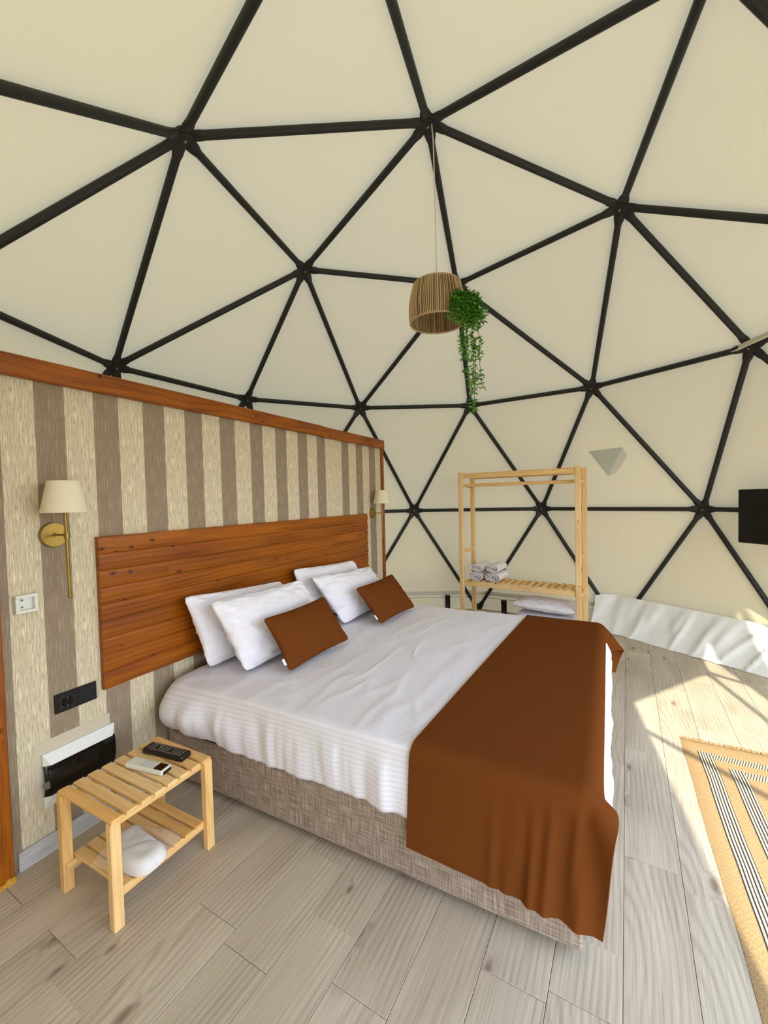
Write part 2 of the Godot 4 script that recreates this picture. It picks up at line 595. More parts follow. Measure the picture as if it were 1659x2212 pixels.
func build_dome() -> void:
	var ceil := structure("ceiling", "cream membrane panels stretched over the dome frame")
	var sides := {}
	for s in ["back", "right", "front", "left"]:
		sides[s] = structure("wall_" + ("far" if s == "left" else s), "pale membrane panels at the foot of the dome, %s side" % s)
	var win := structure("window_1", "clear pane triangles of the dome's bay window")
	var struts := []
	var seen := {}
	var facets := []
	for i in range(0, 12, 2):
		var j := (i + 2) % 12
		facets.append([["p", 0.0], ["1", i], ["1", j]])
		facets.append([["1", i], ["1", j], ["2", i + 1]])
		facets.append([["1", i], ["2", i], ["2", i + 1]])
		facets.append([["1", j], ["2", j], ["2", i + 1]])
	for i in 12:
		facets.append([["2", i], ["2", (i + 1) % 12], ["3", i + 0.5]])
		facets.append([["3", i + 0.5], ["3", fmod(i + 1.5, 12.0)], ["2", (i + 1) % 12]])
		facets.append([["3", i + 0.5], ["3", fmod(i + 1.5, 12.0)], ["4", (i + 1) % 12]])
		facets.append([["4", i], ["4", (i + 1) % 12], ["3", i + 0.5]])
	for f in facets:
		var p := []
		var nm := []
		for e in f:
			p.append(outw(dnode(e[0], e[1]), 0.033))
			nm.append(e[0] + "_" + str(float(e[1])))
		for k in 3:
			var e1 = f[k]
			var e2 = f[(k + 1) % 3]
			var key: String = nm[k] + "|" + nm[(k + 1) % 3] if nm[k] < nm[(k + 1) % 3] else nm[(k + 1) % 3] + "|" + nm[k]
			if not seen.has(key) and not (e1[0] == "4" and e2[0] == "4"):
				seen[key] = true
				struts.append([dnode(e1[0], e1[1]), dnode(e2[0], e2[1])])
		var q := " ".join(nm)
		var low: bool = f.any(func(e): return e[0] == "4")
		var clear := _has(nm, ["2_6.0", "2_7.0", "3_6.5"]) or _has(nm, ["2_7.0", "3_6.5", "3_7.5"]) or _has(nm, ["2_6.0", "3_5.5", "3_6.5"]) or _has(nm, ["2_5.0", "2_6.0", "3_5.5"]) or _has(nm, ["2_5.0", "3_4.5", "3_5.5"]) \
			or _has(nm, ["3_6.5", "3_7.5", "4_7.0"]) or _has(nm, ["3_5.5", "3_6.5", "4_6.0"]) or _has(nm, ["4_6.0", "4_7.0", "3_6.5"]) or _has(nm, ["4_5.0", "4_6.0", "3_5.5"]) or _has(nm, ["4_7.0", "4_8.0", "3_7.5"])
		if clear:
			facet(win, "pane", p[0], p[1], p[2], M.pane)
		elif low:
			var c: Vector3 = (p[0] + p[1] + p[2]) / 3.0
			var az := fposmod(rad_to_deg(atan2(c.x, -c.z)), 360.0)
			var s := "back" if az > 45 and az <= 118 else "right" if az > 118 and az <= 225 else "front" if az > 225 and az <= 315 else "left"
			facet(sides[s], "panel", p[0], p[1], p[2], M.membrane)
		else:
			facet(ceil, "panel", p[0], p[1], p[2], M.membrane)
	# white bands that border the clear window, lying on its facets (given by where their shade falls on the floor)
	var bands := [
		["2_7 3_6.5 3_7.5", [Vector2(0.86, 0.90), Vector2(-1.34, 0.99), Vector2(-1.03, 1.345), Vector2(0.665, 1.116)]],
		["2_6 2_7 3_6.5", [Vector2(0.86, 0.90), Vector2(0.665, 1.116), Vector2(1.08, 1.055)]],
		["2_5 2_6 3_5.5", [Vector2(2.46, 1.635), Vector2(3.12, 1.675), Vector2(3.10, 1.72), Vector2(2.22, 1.97), Vector2(1.68, 2.12), Vector2(1.72, 1.82), Vector2(2.32, 1.735)]],
		["2_6 3_5.5 3_6.5", [Vector2(1.72, 1.82), Vector2(1.68, 2.12), Vector2(1.10, 2.28), Vector2(1.20, 1.955)]],
	]
	for b in bands:
		var ns: PackedStringArray = b[0].split(" ")
		var q := []
		for s in ns:
			q.append(outw(dnode(s[0], float(s.substr(2))), 0.030))
		var nrm: Vector3 = (q[1] - q[0]).cross(q[2] - q[0]).normalized()
		var pts := []
		for s in b[1]:
			var o := Vector3(s.x, 0, s.y)
			var dir := Vector3(-SUNX, 1.0, -SUNZ)
			pts.append(o + dir * (nrm.dot(q[0] - o) / nrm.dot(dir)))
		var mb := MB.new()
		for k in range(1, pts.size() - 1):
			mb.tri(pts[0], pts[k], pts[k + 1], -q[0] + Vector3(0, CY, 0))
		part(win, "border_band", mb.mesh(M.membrane))
	# frame of steel tubes with flattened, bolted ends
	var fr := thing("dome_frame", "black steel tube framework of the dome, struts bolted together at star-shaped joints", "dome frame")
	for s in struts:
		part(fr, "strut", strut_mesh(s[0], s[1]))
	var nodes := [["p", 0.0]]
	for i in range(0, 12, 2):
		nodes.append(["1", i])
	for i in 12:
		nodes.append(["2", i]); nodes.append(["3", i + 0.5])
	for e in nodes:
		var p := dnode(e[0], e[1])
		var nrm := (p - Vector3(0, CY, 0)).normalized()
		var b := Basis(Quaternion(Vector3.UP, -nrm))
		var hub := MB.new()
		hub.lathe(Transform3D(b, p), [Vector2(0, -0.02), Vector2(0.042, -0.02), Vector2(0.046, 0.0), Vector2(0.042, 0.018), Vector2(0.0, 0.02)], 16)
		var h := part(fr, "hub", hub.mesh(M.steel))
		var bo := MB.new()
		bo.lathe(Transform3D(b, p), [Vector2(0.009, 0.018), Vector2(0.009, 0.028), Vector2(0.0, 0.030)], 6)
		part(h, "bolt", bo.mesh(M.bolt))
	# ground outside
	var g := MB.new()
	var ring0 := []
	var ring1 := []
	for k in 48:
		var a := TAU * k / 48
		ring0.append(Vector3(0, -0.06, 0))
		ring1.append(Vector3(cos(a) * 40.0, -0.06, sin(a) * 40.0))
	for k in 48:
		g.tri(ring0[k], ring1[k], ring1[(k + 1) % 48], Vector3.UP)
	solid("ground", g.mesh(M.ground), "ground outside the dome")

func _has(nm: Array, want: Array) -> bool:
	for w in want:
		if not nm.has(w):
			return false
	return true

# ---------------------------------------------------------------- floor
func build_floor() -> void:
	var fl := structure("floor", "grey oak laminate plank floor")
	var slab := MB.new()
	slab.lathe(at(0, 0, 0), [Vector2(3.20, -0.055), Vector2(3.20, -0.010), Vector2(0.0, -0.010)], 48)
	part(fl, "subfloor", slab.mesh(M.slab))
	var a := deg_to_rad(1.9)
	var ex := Vector3(cos(a), 0, sin(a))
	var ez := Vector3(-sin(a), 0, cos(a))
	var org := Vector3(-1.1, 0, 0.93)
	var bs := Basis(ex, Vector3.UP, ez)
	var wd := 0.194
	var known := {-1: 0.035, 0: 0.68, 1: 1.20, -4: -0.26, -7: -0.29, -9: -0.61}
	for k in range(-22, 12):
		var z0 := k * wd
		var z1 := z0 + wd
		var cz: float = (org + ez * (z0 + wd * 0.5)).z
		var near: float = maxf(absf(cz) - wd * 0.5, 0.0)
		if near > 3.05:
			continue
		var half := sqrt(3.10 * 3.10 - near * near)
		var j0: float = known.get(k, rng.randf() * 1.29)
		var x: float = j0 - 1.29 * 4.0
		while x < half + 1.1 + 1.3:
			var xa: float = maxf(x, -half + 1.1)
			var xb: float = minf(x + 1.29, half + 1.1)
			x += 1.29
			if xb - xa < 0.03:
				continue
			var mb := MB.new()
			var c := org + ex * ((xa + xb) * 0.5) + ez * ((z0 + z1) * 0.5) + Vector3(0, -0.005, 0)
			mb.box(Transform3D(bs, c), Vector3(xb - xa - 0.0014, 0.010, wd - 0.0014), 0.0012, 0, Vector2(0.76, 4.6), Vector2(rng.randf(), 0.5 + rng.randf_range(-0.03, 0.03)))
			part(fl, "plank", mb.mesh(M["oak_%d" % (rng.randi() % 6)]))

# ---------------------------------------------------------------- partition wall
const ZW := -1.215
func build_partition() -> void:
	var am := ArrayMesh.new()
	var core := MB.new()
	core.box(at(-0.02, 1.005, ZW - 0.046), Vector3(3.20, 2.01, 0.09), 0.0)
	core.mesh(M.core, am)
	var e := [-1.62, -1.574, -1.457, -1.345, -1.226, -1.112, -0.989, -0.87, -0.745, -0.629, -0.501, -0.382, -0.25, -0.135, -0.008, 0.11, 0.24, 0.356, 0.482, 0.598, 0.845, 0.961, 1.091, 1.211, 1.338, 1.462, 1.575]
	var pp := MB.new()
	for k in e.size() - 1:
		var dark := k % 2 == 0
		if e[k] > 0.7:
			dark = k % 2 == 0
		var x0: float = e[k]
		var x1: float = e[k + 1]
		var wdt := x1 - x0
		var u0 := 0.505 if dark else 0.005
		var span: float = 0.49 * clampf(wdt / 0.12, 0.2, 1.0)
		var nrep := 1 if wdt < 0.2 else 2
		for r in nrep:
			var xa := x0 + wdt * r / nrep
			var xb := x0 + wdt * (r + 1) / nrep
			var vo := rng.randf()
			pp.quad(Vector3(xa, 0.0, ZW), Vector3(xb, 0.0, ZW), Vector3(xb, 2.01, ZW), Vector3(xa, 2.01, ZW), Vector3(0, 0, 1), Vector2(u0, vo + 4.2), Vector2(u0 + span, vo + 4.2), Vector2(u0 + span, vo), Vector2(u0, vo))
	pp.mesh(M.paper, am)
	solid("wall_left", am, "partition wall papered in pale and brown upright stripes")
	# trims of stained pine: top rail in two lengths, an upright at each end
	var us := Vector2(0.7, 7.0)
	var r1 := MB.new()
	r1.box(at(-0.61, 2.048, ZW - 0.035), Vector3(2.30, 0.088, 0.135), 0.004, 0, us, Vector2(0.1, 0.4))
	solid("trim_1", r1.mesh(M.stained_0), "stained pine rail along the top of the papered wall, long piece")
	var r2 := MB.new()
	r2.box(at(1.08, 2.044, ZW - 0.035), Vector3(1.076, 0.088, 0.135), 0.004, 0, us, Vector2(0.6, 0.5))
	solid("trim_2", r2.mesh(M.stained_2), "short end piece of the stained pine top rail")
	var r3 := MB.new()
	r3.box(at(1.592, 1.0, ZW - 0.035), Vector3(0.032, 1.998, 0.12), 0.004, 1, us, Vector2(0.3, 0.3))
	solid("trim_3", r3.mesh(M.stained_1), "stained pine upright at the far end of the papered wall")
	var r4 := MB.new()
	r4.box(at(-1.668, 1.005, ZW - 0.03), Vector3(0.115, 1.995, 0.125), 0.005, 1, us, Vector2(0.3, 0.7))
	solid("trim_4", r4.mesh(M.stained_3), "stained pine post at the near end of the papered wall")
	var fo := MB.new()
	for k in 9:
		var px := -1.72 + k * 0.0125
		var rr := rng.randf_range(0.009, 0.016)
		fo.lathe(at(px, 0.0, ZW + 0.036), [Vector2(rr, 0.0), Vector2(rr * 0.95, rr * 0.7), Vector2(rr * 0.6, rr * 1.3), Vector2(0, rr * 1.6)], 8)
	part(get_node("trim_4"), "foam_bead", fo.mesh(M.foam))
	var bb := MB.new()
	bb.box(at(-1.29, 0.040, ZW + 0.008), Vector3(0.60, 0.080, 0.014), 0.003, 0, Vector2(0.8, 6.0))
	bb.box(at(1.26, 0.040, ZW + 0.008), Vector3(0.62, 0.080, 0.014), 0.003, 0, Vector2(0.8, 6.0))
	solid("baseboard_left", bb.mesh(M.baseboard), "whitewashed baseboard under the papered wall")

# ---------------------------------------------------------------- bed
func sheet_noise(p: Vector3) -> float:
	return 0.0

func build_bed() -> void:
	# headboard: nine pine boards with rounded faces
	var hb := thing("headboard", "long orange-stained pine board headboard mounted on the striped wall behind the bed", "headboard", Vector3(0, 0.61, ZW))
	for k in 9:
		var mb := MB.new()
		var y0 := 0.0802 * k
		var rows := []
		var uvs := []
		var prof := [[0.0, 0.001], [0.0, 0.0235], [0.0025, 0.0262], [0.012, 0.028], [0.04, 0.0295], [0.068, 0.028], [0.0765, 0.0262], [0.0799, 0.0235], [0.0799, 0.001]]
		var x0 := -1.245
		var x1 := 1.238
		var vo := rng.randf_range(0.02, 0.1)
		var uo := rng.randf()
		var nst := 8
		for q in prof:
			var row := []
			var ur := []
			for s in nst + 1:
				# the right end is sawn to a scallop on each board
				var sc: float = -0.010 * pow(absf(q[0] - 0.04) / 0.04, 2.0)
				row.append(Vector3(lerpf(x0, x1 + sc, float(s) / nst), y0 + q[0], q[1]))
				ur.append(Vector2(uo + 0.42 * 2.49 * s / nst, vo + q[0] * 10.5 + q[1]))
			rows.append(row); uvs.append(ur)
		for r in prof.size() - 1:
			var mid := r >= 2 and r <= 5
			if mid:
				continue
			mb.grid([rows[r], rows[r + 1]], [uvs[r], uvs[r + 1]], false, true)
		mb.grid(rows.slice(2, 7), uvs.slice(2, 7), false, true)
		for e in [0, nst]:
			for r in prof.size() - 1:
				mb.tri(Vector3(rows[4][e].x, y0 + 0.04, 0.0), rows[r][e], rows[r + 1][e], Vector3(-1 if e == 0 else 1, 0, 0), uvs[4][e], uvs[r][e], uvs[r + 1][e])
		part(hb, "board", mb.mesh(M["stained_%d" % [2, 0, 1, 3, 1, 0, 3, 1, 4][k]]))
	# bed base and mattress
	var bed := thing("bed", "double bed with grey-brown linen upholstered base and deep mattress under white bedding", "bed", Vector3.ZERO)
	var b := MB.new()
	b.box(at(0.02, 0.152, -0.185), Vector3(1.91, 0.240, 2.02), 0.008, 2, Vector2(1.15, 1.15))
	part(bed, "base", b.mesh(M.linen))
	var pl := MB.new()
	pl.box(at(0.02, 0.276, -0.185), Vector3(1.89, 0.012, 2.0), 0.003)
	part(bed, "base_lip", pl.mesh(M.black_matt))
	var mt := MB.new()
	mt.box(at(0.03, 0.415, -0.165), Vector3(1.88, 0.255, 1.98), 0.03)
	part(bed, "mattress", mt.mesh(M.pillowcase))
	for px in [-0.82, 0.86]:
		for pz in [-1.05, 0.70]:
			var lg := MB.new()
			lg.lathe(at(px, 0, pz), [Vector2(0.0, 0.0), Vector2(0.022, 0.0), Vector2(0.025, 0.034), Vector2(0.0, 0.034)], 14)
			part(bed, "leg", lg.mesh(M.black_plastic))
	# sheet: a rounded cover with creased sides
	var n1 := noise(301, 1.0, 2)
	var n2 := noise(302, 1.0, 1)
	var n3 := noise(303, 1.0, 2)
	var x0 := -0.942
	var x1 := 0.998
	var z0 := -1.150
	var z1 := 0.872
	var rc := 0.085
	var per := []      # point, outward normal, arc
	var segs := [[Vector2(x0 + rc, z0), Vector2(x1 - rc, z0), Vector2(0, -1)], [Vector2(x1, z0 + rc), Vector2(x1, z1 - rc), Vector2(1, 0)], [Vector2(x1 - rc, z1), Vector2(x0 + rc, z1), Vector2(0, 1)], [Vector2(x0, z1 - rc), Vector2(x0, z0 + rc), Vector2(-1, 0)]]
	for s in 4:
		var sg = segs[s]
		var nx = segs[(s + 1) % 4]
		var cnt := 110 if s == 3 else 60
		for k in cnt:
			per.append([sg[0].lerp(sg[1], float(k) / cnt), sg[2]])
		var cc: Vector2 = sg[1] - sg[2] * rc
		for k in 8:
			var nn: Vector2 = sg[2].rotated(PI / 2 * k / 8.0)
			per.append([cc + nn * rc, nn])
	var np := per.size()
	var arc := [0.0]
	for k in range(1, np):
		arc.append(arc[k - 1] + per[k][0].distance_to(per[k - 1][0]))
	var rows := []
	var uvs := []
	var ctr := Vector2(0.03, -0.15)
	# top, from the middle outwards
	var topr := 40
	for r in topr + 1:
		var t := float(r) / topr
		t = 0.002 + 0.998 * pow(t, 0.9)
		var row := []
		var ur := []
		for k in np:
			var p: Vector2 = (per[k][0] - per[k][1] * 0.032)
			p = ctr.lerp(p, t)
			row.append(Vector3(p.x, 0.552 + sheet_top(p, n1, n3), p.y))
			ur.append(Vector2(p.y, (p.x - x0) / 0.080))
		rows.append(row); uvs.append(ur)
	# rounded shoulder and side
	var side := []
	for k in 7:
		var a := PI / 2 * (k + 1) / 7.0
		side.append(Vector2(-0.032 + 0.032 * sin(a), 0.552 - 0.032 + 0.032 * cos(a)))
	for k in 15:
		side.append(Vector2(0.0, lerpf(0.520, 0.282, (k + 1) / 15.0)))
	side.append(Vector2(-0.012, 0.274))
	side.append(Vector2(-0.030, 0.282))
	for q in side:
		var row := []
		var ur := []
		for k in np:
			var p: Vector2 = per[k][0]
			var nn: Vector2 = per[k][1]
			var down := clampf((0.552 - q.y) / 0.27, 0.0, 1.0)
			var near_head := smoothstep(-0.50, -1.10, p.y) * absf(nn.x) * (1.0 if p.x < 0 else 0.4)
			var under := smoothstep(0.12, 0.30, p.y) * smoothstep(0.3, 0.8, absf(nn.x))
			var bul := 0.014 * sin(PI * down) * (1.0 - 0.9 * under) + 0.022 * maxf(nn.y, 0.0) * smoothstep(0.25, 0.6, down) * (1.0 - smoothstep(0.85, 1.0, down)) + near_head * 0.082 * sin(PI * pow(down, 0.8) * 0.78)
			var wr: float = n1.get_noise_2d(arc[k] * 9.0, q.y * 1.4 + 4.0) * (0.016 + 0.016 * near_head) * smoothstep(0.08, 0.5, down) * (1.0 - 0.85 * under)
			wr += absf(n2.get_noise_2d(arc[k] * 17.0, q.y * 2.0)) * 0.018 * smoothstep(0.1, 0.6, down) * (1.0 - 0.85 * under)
			var y: float = q.y
			y += down * down * (near_head * 0.055 + 0.006 * n1.get_noise_2d(arc[k] * 5.0, 77.0)) - down * down * 0.012 * smoothstep(-0.6, 0.8, p.y)
			var e: Vector2 = p + nn * (q.x + bul + wr)
			row.append(Vector3(e.x, y + (1.0 - smoothstep(0.0, 0.1, down)) * sheet_top(e, n1, n3), e.y))
			if absf(nn.x) > 0.7:
				ur.append(Vector2(p.y, ((p.x - x0) * 1.0 - (0.552 - q.y) * signf(-nn.x)) / 0.080))
			else:
				ur.append(Vector2(p.y + (0.552 - q.y), (p.x - x0) / 0.080))
		rows.append(row); uvs.append(ur)
	var sh := MB.new()
	sh.grid(rows, uvs, true, false)
	whole("bed_sheet", sh.mesh(M.sheet), "white satin-striped sheet tucked over the bed's mattress, creased along the side", "sheet")

func sheet_top(p: Vector2, n1: FastNoiseLite, n3: FastNoiseLite) -> float:
	var c: float = 1.8 * n1.get_noise_2d(p.x * 1.6 + p.y * 0.6, p.y * 6.5)
	var cr: float = pow(maxf(0.0, 1.0 - absf(c)), 6.0)
	return cr * 0.0050 + n3.get_noise_2d(p.x * 2.5, p.y * 2.5) * 0.006

# ---------------------------------------------------------------- throw: a cloth dropped over the foot of the bed
func build_throw() -> void:
	var nx := 78
	var nz := 27
	var hx := 2.62 / (nx - 1)
	var hz := 0.685 / (nz - 1)
	var p := PackedVector3Array()
	var o := PackedVector3Array()
	p.resize(nx * nz); o.resize(nx * nz)
	var r := RandomNumberGenerator.new()
	r.seed = 5
	for j in nz:
		for i in nx:
			var x := -0.942 - 0.385 + i * hx
			var z := 0.232 + (x + 0.94) * 0.050 + j * hz
			p[j * nx + i] = Vector3(x, 0.575 + 0.004 * sin(x * 5.0 + z * 3.0) + r.randf() * 0.001, z)
			o[j * nx + i] = p[j * nx + i]
	var c := Vector3(0.028, 0.0, -0.145)
	var hf := Vector3(0.984, 0.560, 1.024)
	var rad := 0.05
	var q := hf - Vector3.ONE * rad
	var dg := sqrt(hx * hx + hz * hz)
	for it in 420:
		for k in nx * nz:
			var vel := (p[k] - o[k]) * 0.965
			o[k] = p[k]
			p[k] += vel + Vector3(0, -0.00022, 0)
		for sweep in 4:
			for j in nz:
				var jn := j * nx
				for i in nx:
					var k := jn + i
					var a := p[k]
					if i + 1 < nx:
						var d := p[k + 1] - a
						var l := d.length()
						d *= 0.5 * (l - hx) / l
						a += d
						p[k + 1] -= d
					if j + 1 < nz:
						var d2 := p[k + nx] - a
						var l2 := d2.length()
						d2 *= 0.5 * (l2 - hz) / l2
						a += d2
						p[k + nx] -= d2
						if i + 1 < nx:
							var d3 := p[k + nx + 1] - a
							var l3 := d3.length()
							d3 *= 0.22 * (l3 - dg) / l3
							a += d3
							p[k + nx + 1] -= d3
						if i > 0:
							var d4 := p[k + nx - 1] - a
							var l4 := d4.length()
							d4 *= 0.22 * (l4 - dg) / l4
							a += d4
							p[k + nx - 1] -= d4
					if i + 3 < nx:      # stiffness against tight folds
						var d5 := p[k + 3] - a
						var l5 := d5.length()
						if l5 < hx * 2.75:
							d5 *= 0.10 * (l5 - hx * 2.75) / l5
							a += d5
							p[k + 3] -= d5
					if j + 3 < nz:
						var d6 := p[k + 3 * nx] - a
						var l6 := d6.length()
						if l6 < hz * 2.75:
							d6 *= 0.16 * (l6 - hz * 2.75) / l6
							a += d6
							p[k + 3 * nx] -= d6
					p[k] = a
			for k in nx * nz:
				var e := p[k] - c
				var s := Vector3(signf(e.x), signf(e.y), signf(e.z))
				var ae := e.abs() - q
				var ma := ae.max(Vector3.ZERO)
				var dist := ma.length() + minf(maxf(ae.x, maxf(ae.y, ae.z)), 0.0) - rad
				if dist < 0.006:
					var g := ma * s
					if g.length_squared() < 1e-12:
						g = Vector3(0, 1, 0)
					g = g.normalized()
					p[k] += g * (0.006 - dist)
					var tv := p[k] - o[k]
					o[k] += (tv - g * tv.dot(g)) * 0.6
				if p[k].y < 0.012:
					p[k].y = 0.012
	# finer surface through the settled points
	var sub := 3
	var rows := []
	for j in nz:
		rows.append(_spline(p.slice(j * nx, (j + 1) * nx), sub))
	var ncol: int = rows[0].size()
	var cols := []
	for i in ncol:
		var cpts := PackedVector3Array()
		for j in nz:
			cpts.append(rows[j][i])
		cols.append(_spline(cpts, sub))
	var top := []
	var uvs := []
	var nrow: int = cols[0].size()
	for j in nrow:
		var row := []
		var ur := []
		for i in ncol:
			row.append(cols[i][j])
			ur.append(Vector2(i * hx / sub * 9.0, j * hz / sub * 9.0))
		top.append(row); uvs.append(ur)
	var mb := MB.new()
	mb.grid(top, uvs, false, true)
	var nor := mb.n.duplicate()
	var under := []
	for j in nrow:
		var row := []
		for i in ncol:
			row.append(top[j][i] - nor[j * ncol + i] * 0.0045)
		under.append(row)
	mb.grid(under, uvs, false, false)
	# hems
	for j in [0, nrow - 1]:
		mb.grid([top[j], under[j]], [uvs[j], uvs[j]], false, j != 0)
	for i in [0, ncol - 1]:
		var ta := []
		var tb := []
		var tu := []
		for j in nrow:
			ta.append(top[j][i]); tb.append(under[j][i]); tu.append(uvs[j][i])
		mb.grid([ta, tb], [tu, tu], false, i == 0)
	whole("throw", mb.mesh(M.rust), "rust-brown throw spread across the foot of the bed, hanging down its side", "throw")

func _spline(a: PackedVector3Array, sub: int) -> PackedVector3Array:
	var out := PackedVector3Array()
	for i in a.size() - 1:
		var p0 := a[max(i - 1, 0)]
		var p3 := a[min(i + 2, a.size() - 1)]
		for s in sub:
			out.append(a[i].cubic_interpolate(a[i + 1], p0, p3, float(s) / sub))
	out.append(a[a.size() - 1])
	return out

# ---------------------------------------------------------------- pillows
func pillow_mesh(tl: Vector3, tr: Vector3, br: Vector3, bl: Vector3, thick: float, pinch: float, sd: int, wr: float, m: Material, power := 0.42, front := Vector3(0, 0, 1)) -> ArrayMesh:
	var nn := (tr - tl + br - bl).cross(tl - bl + tr - br).normalized()
	if nn.dot(front) < 0.0:
		nn = -nn
	var n1 := noise(sd, 1.0, 2)
	var N := 40
	var mb := MB.new()
	for sgn in [1.0, -1.0]:
		var rows := []
		var uvs := []
		for j in N + 1:
			var row := []
			var ur := []
			var b := sin((float(j) / N - 0.5) * PI)
			for i in N + 1:
				var a := sin((float(i) / N - 0.5) * PI)
				# concave edges, rounded a little at the corners
				var s := a * (1.0 - pinch * (1.0 - b * b) * absf(a))
				var t := b * (1.0 - pinch * (1.0 - a * a) * absf(b))
				var cr := maxf(0.0, absf(a) + absf(b) - 1.86)
				s -= signf(a) * cr * 0.25
				t -= signf(b) * cr * 0.25
				var base := bl.lerp(br, 0.5 + 0.5 * s).lerp(tl.lerp(tr, 0.5 + 0.5 * s), 0.5 + 0.5 * t)
				var env := pow(maxf(0.0, 1.0 - a * a), power) * pow(maxf(0.0, 1.0 - b * b), power)
				var edge := 1.0 - minf(1.0, env * 1.0)
				var wn: float = clampf(1.7 * n1.get_noise_2d(s * 3.2 + t * 1.4, t * 6.0 + sgn * 9.0), -1.0, 1.0)
				var w2: float = pow(1.0 - absf(wn), 4.0) - 0.5
				var hgt := env * thick * 0.5 + w2 * wr * minf(1.0, env * 2.5) * (0.45 + 0.55 * edge)
				row.append(base + nn * sgn * hgt + (tl - bl).normalized() * (-0.0) )
				ur.append(Vector2((s + 1.0) * 1.8, (t + 1.0) * 1.8))
			rows.append(row); uvs.append(ur)
		mb.grid(rows, uvs, false, sgn < 0.0)
	return mb.mesh(m)

func build_pillows() -> void:
	var g := "white bed pillows"
	whole("pillow", pillow_mesh(Vector3(-0.875, 0.978, -1.110), Vector3(-0.105, 0.922, -1.115), Vector3(-0.04, 0.575, -1.02), Vector3(-0.79, 0.572, -1.035), 0.15, 0.035, 401, 0.030, M.pillowcase), "white pillow at the near side of the bed, leaning flat against the headboard", "pillow", g)
	whole("pillow", pillow_mesh(Vector3(-0.835, 0.952, -0.955), Vector3(-0.085, 0.938, -0.955), Vector3(0.01, 0.580, -0.800), Vector3(-0.745, 0.572, -0.805), 0.17, 0.03, 402, 0.032, M.pillowcase), "white pillow at the near side of the bed, directly behind the near rust cushion", "pillow", g)
	whole("pillow", pillow_mesh(Vector3(0.022, 0.982, -1.115), Vector3(0.850, 0.930, -1.115), Vector3(0.90, 0.575, -1.02), Vector3(0.09, 0.572, -1.03), 0.15, 0.035, 403, 0.030, M.pillowcase), "white pillow at the far side of the bed, tucked up against the headboard", "pillow", g)
	whole("pillow", pillow_mesh(Vector3(0.020, 0.935, -0.955), Vector3(0.860, 0.880, -0.960), Vector3(0.95, 0.580, -0.80), Vector3(0.19, 0.572, -0.795), 0.17, 0.03, 404, 0.032, M.pillowcase), "white pillow at the far side of the bed, directly behind the far rust cushion", "pillow", g)
	var gc := "rust-brown cushions"
	var cs := [
		[Vector3(-0.680, 0.850, -0.735), Vector3(-0.130, 0.856, -0.730), Vector3(-0.105, 0.585, -0.560), Vector3(-0.650, 0.574, -0.585), 411, "rust-brown oblong cushion nearest the bedside table, tag at its lower corner"],
		[Vector3(0.232, 0.832, -0.720), Vector3(0.830, 0.838, -0.725), Vector3(0.800, 0.582, -0.500), Vector3(0.288, 0.574, -0.545), 412, "rust-brown oblong cushion on the side of the bed nearest the wooden rack"]]
	for q in cs:
		var c := whole("cushion", pillow_mesh(q[0], q[1], q[2], q[3], 0.125, 0.075, q[4], 0.007, M.rust, 0.5), q[5], "cushion", gc)
		var tg := MB.new()
		var pos: Vector3 = q[3].lerp(q[0], 0.20) + Vector3(-0.004, 0, 0.008)
		var up: Vector3 = (q[0] - q[3]).normalized()
		var rt: Vector3 = (q[2] - q[3]).normalized()
		tg.box(Transform3D(Basis(rt, up, rt.cross(up).normalized()), pos + rt * -0.002), Vector3(0.016, 0.036, 0.0016), 0.0004)
		part(c, "tag", tg.mesh(M.pillowcase))

# ---------------------------------------------------------------- bedside table
func pine() -> Material:
	return M["pine_%d" % (rng.randi() % 4)]

func wood_part(parent: Node3D, called: String, xf: Transform3D, size: Vector3, la: int, bev := 0.0025) -> MeshInstance3D:
	var mb := MB.new()
	mb.box(xf, size, bev, la, Vector2(1.6, 6.0), Vector2(rng.randf(), rng.randf()))
	return part(parent, called, mb.mesh(pine()))

func build_table() -> void:
	var o := Vector3(-1.345, 0, -0.783)
	var t := thing("bedside_table", "small pine slatted bedside table with a lower shelf, standing beside the bed", "bedside table", o)
	var hx := 0.208
	var hz := 0.178
	for sx in [-1, 1]:
		for sz in [-1, 1]:
			wood_part(t, "leg", at(sx * (hx - 0.016), 0.190, sz * (hz - 0.014)), Vector3(0.036, 0.380, 0.030), 1)
	for sz in [-1, 1]:
		wood_part(t, "top_rail", at(0, 0.362, sz * (hz - 0.034)), Vector3(2 * hx - 0.012, 0.032, 0.016), 0)
		wood_part(t, "shelf_rail", at(0, 0.100, sz * (hz - 0.034)), Vector3(2 * hx - 0.012, 0.032, 0.016), 0)
	for k in 8:
		wood_part(t, "top_slat", at(-hx + 0.0225 + k * (2 * hx - 0.045) / 7.0, 0.386, 0), Vector3(0.040, 0.015, 2 * hz), 2)
	for k in 7:
		wood_part(t, "shelf_slat", at(-hx + 0.058 + k * (2 * hx - 0.116) / 6.0, 0.122, 0), Vector3(0.040, 0.013, 2 * hz - 0.026), 2)
	# remotes on top
	var d1 := Vector3(0.034, 0, 0.205).normalized()
	remote_white(Vector3(-1.312, 0.3945, -0.770), d1)
	remote_black(Vector3(-1.215, 0.3945, -0.792), Vector3(0.03, 0, 0.215).normalized())
	slippers()

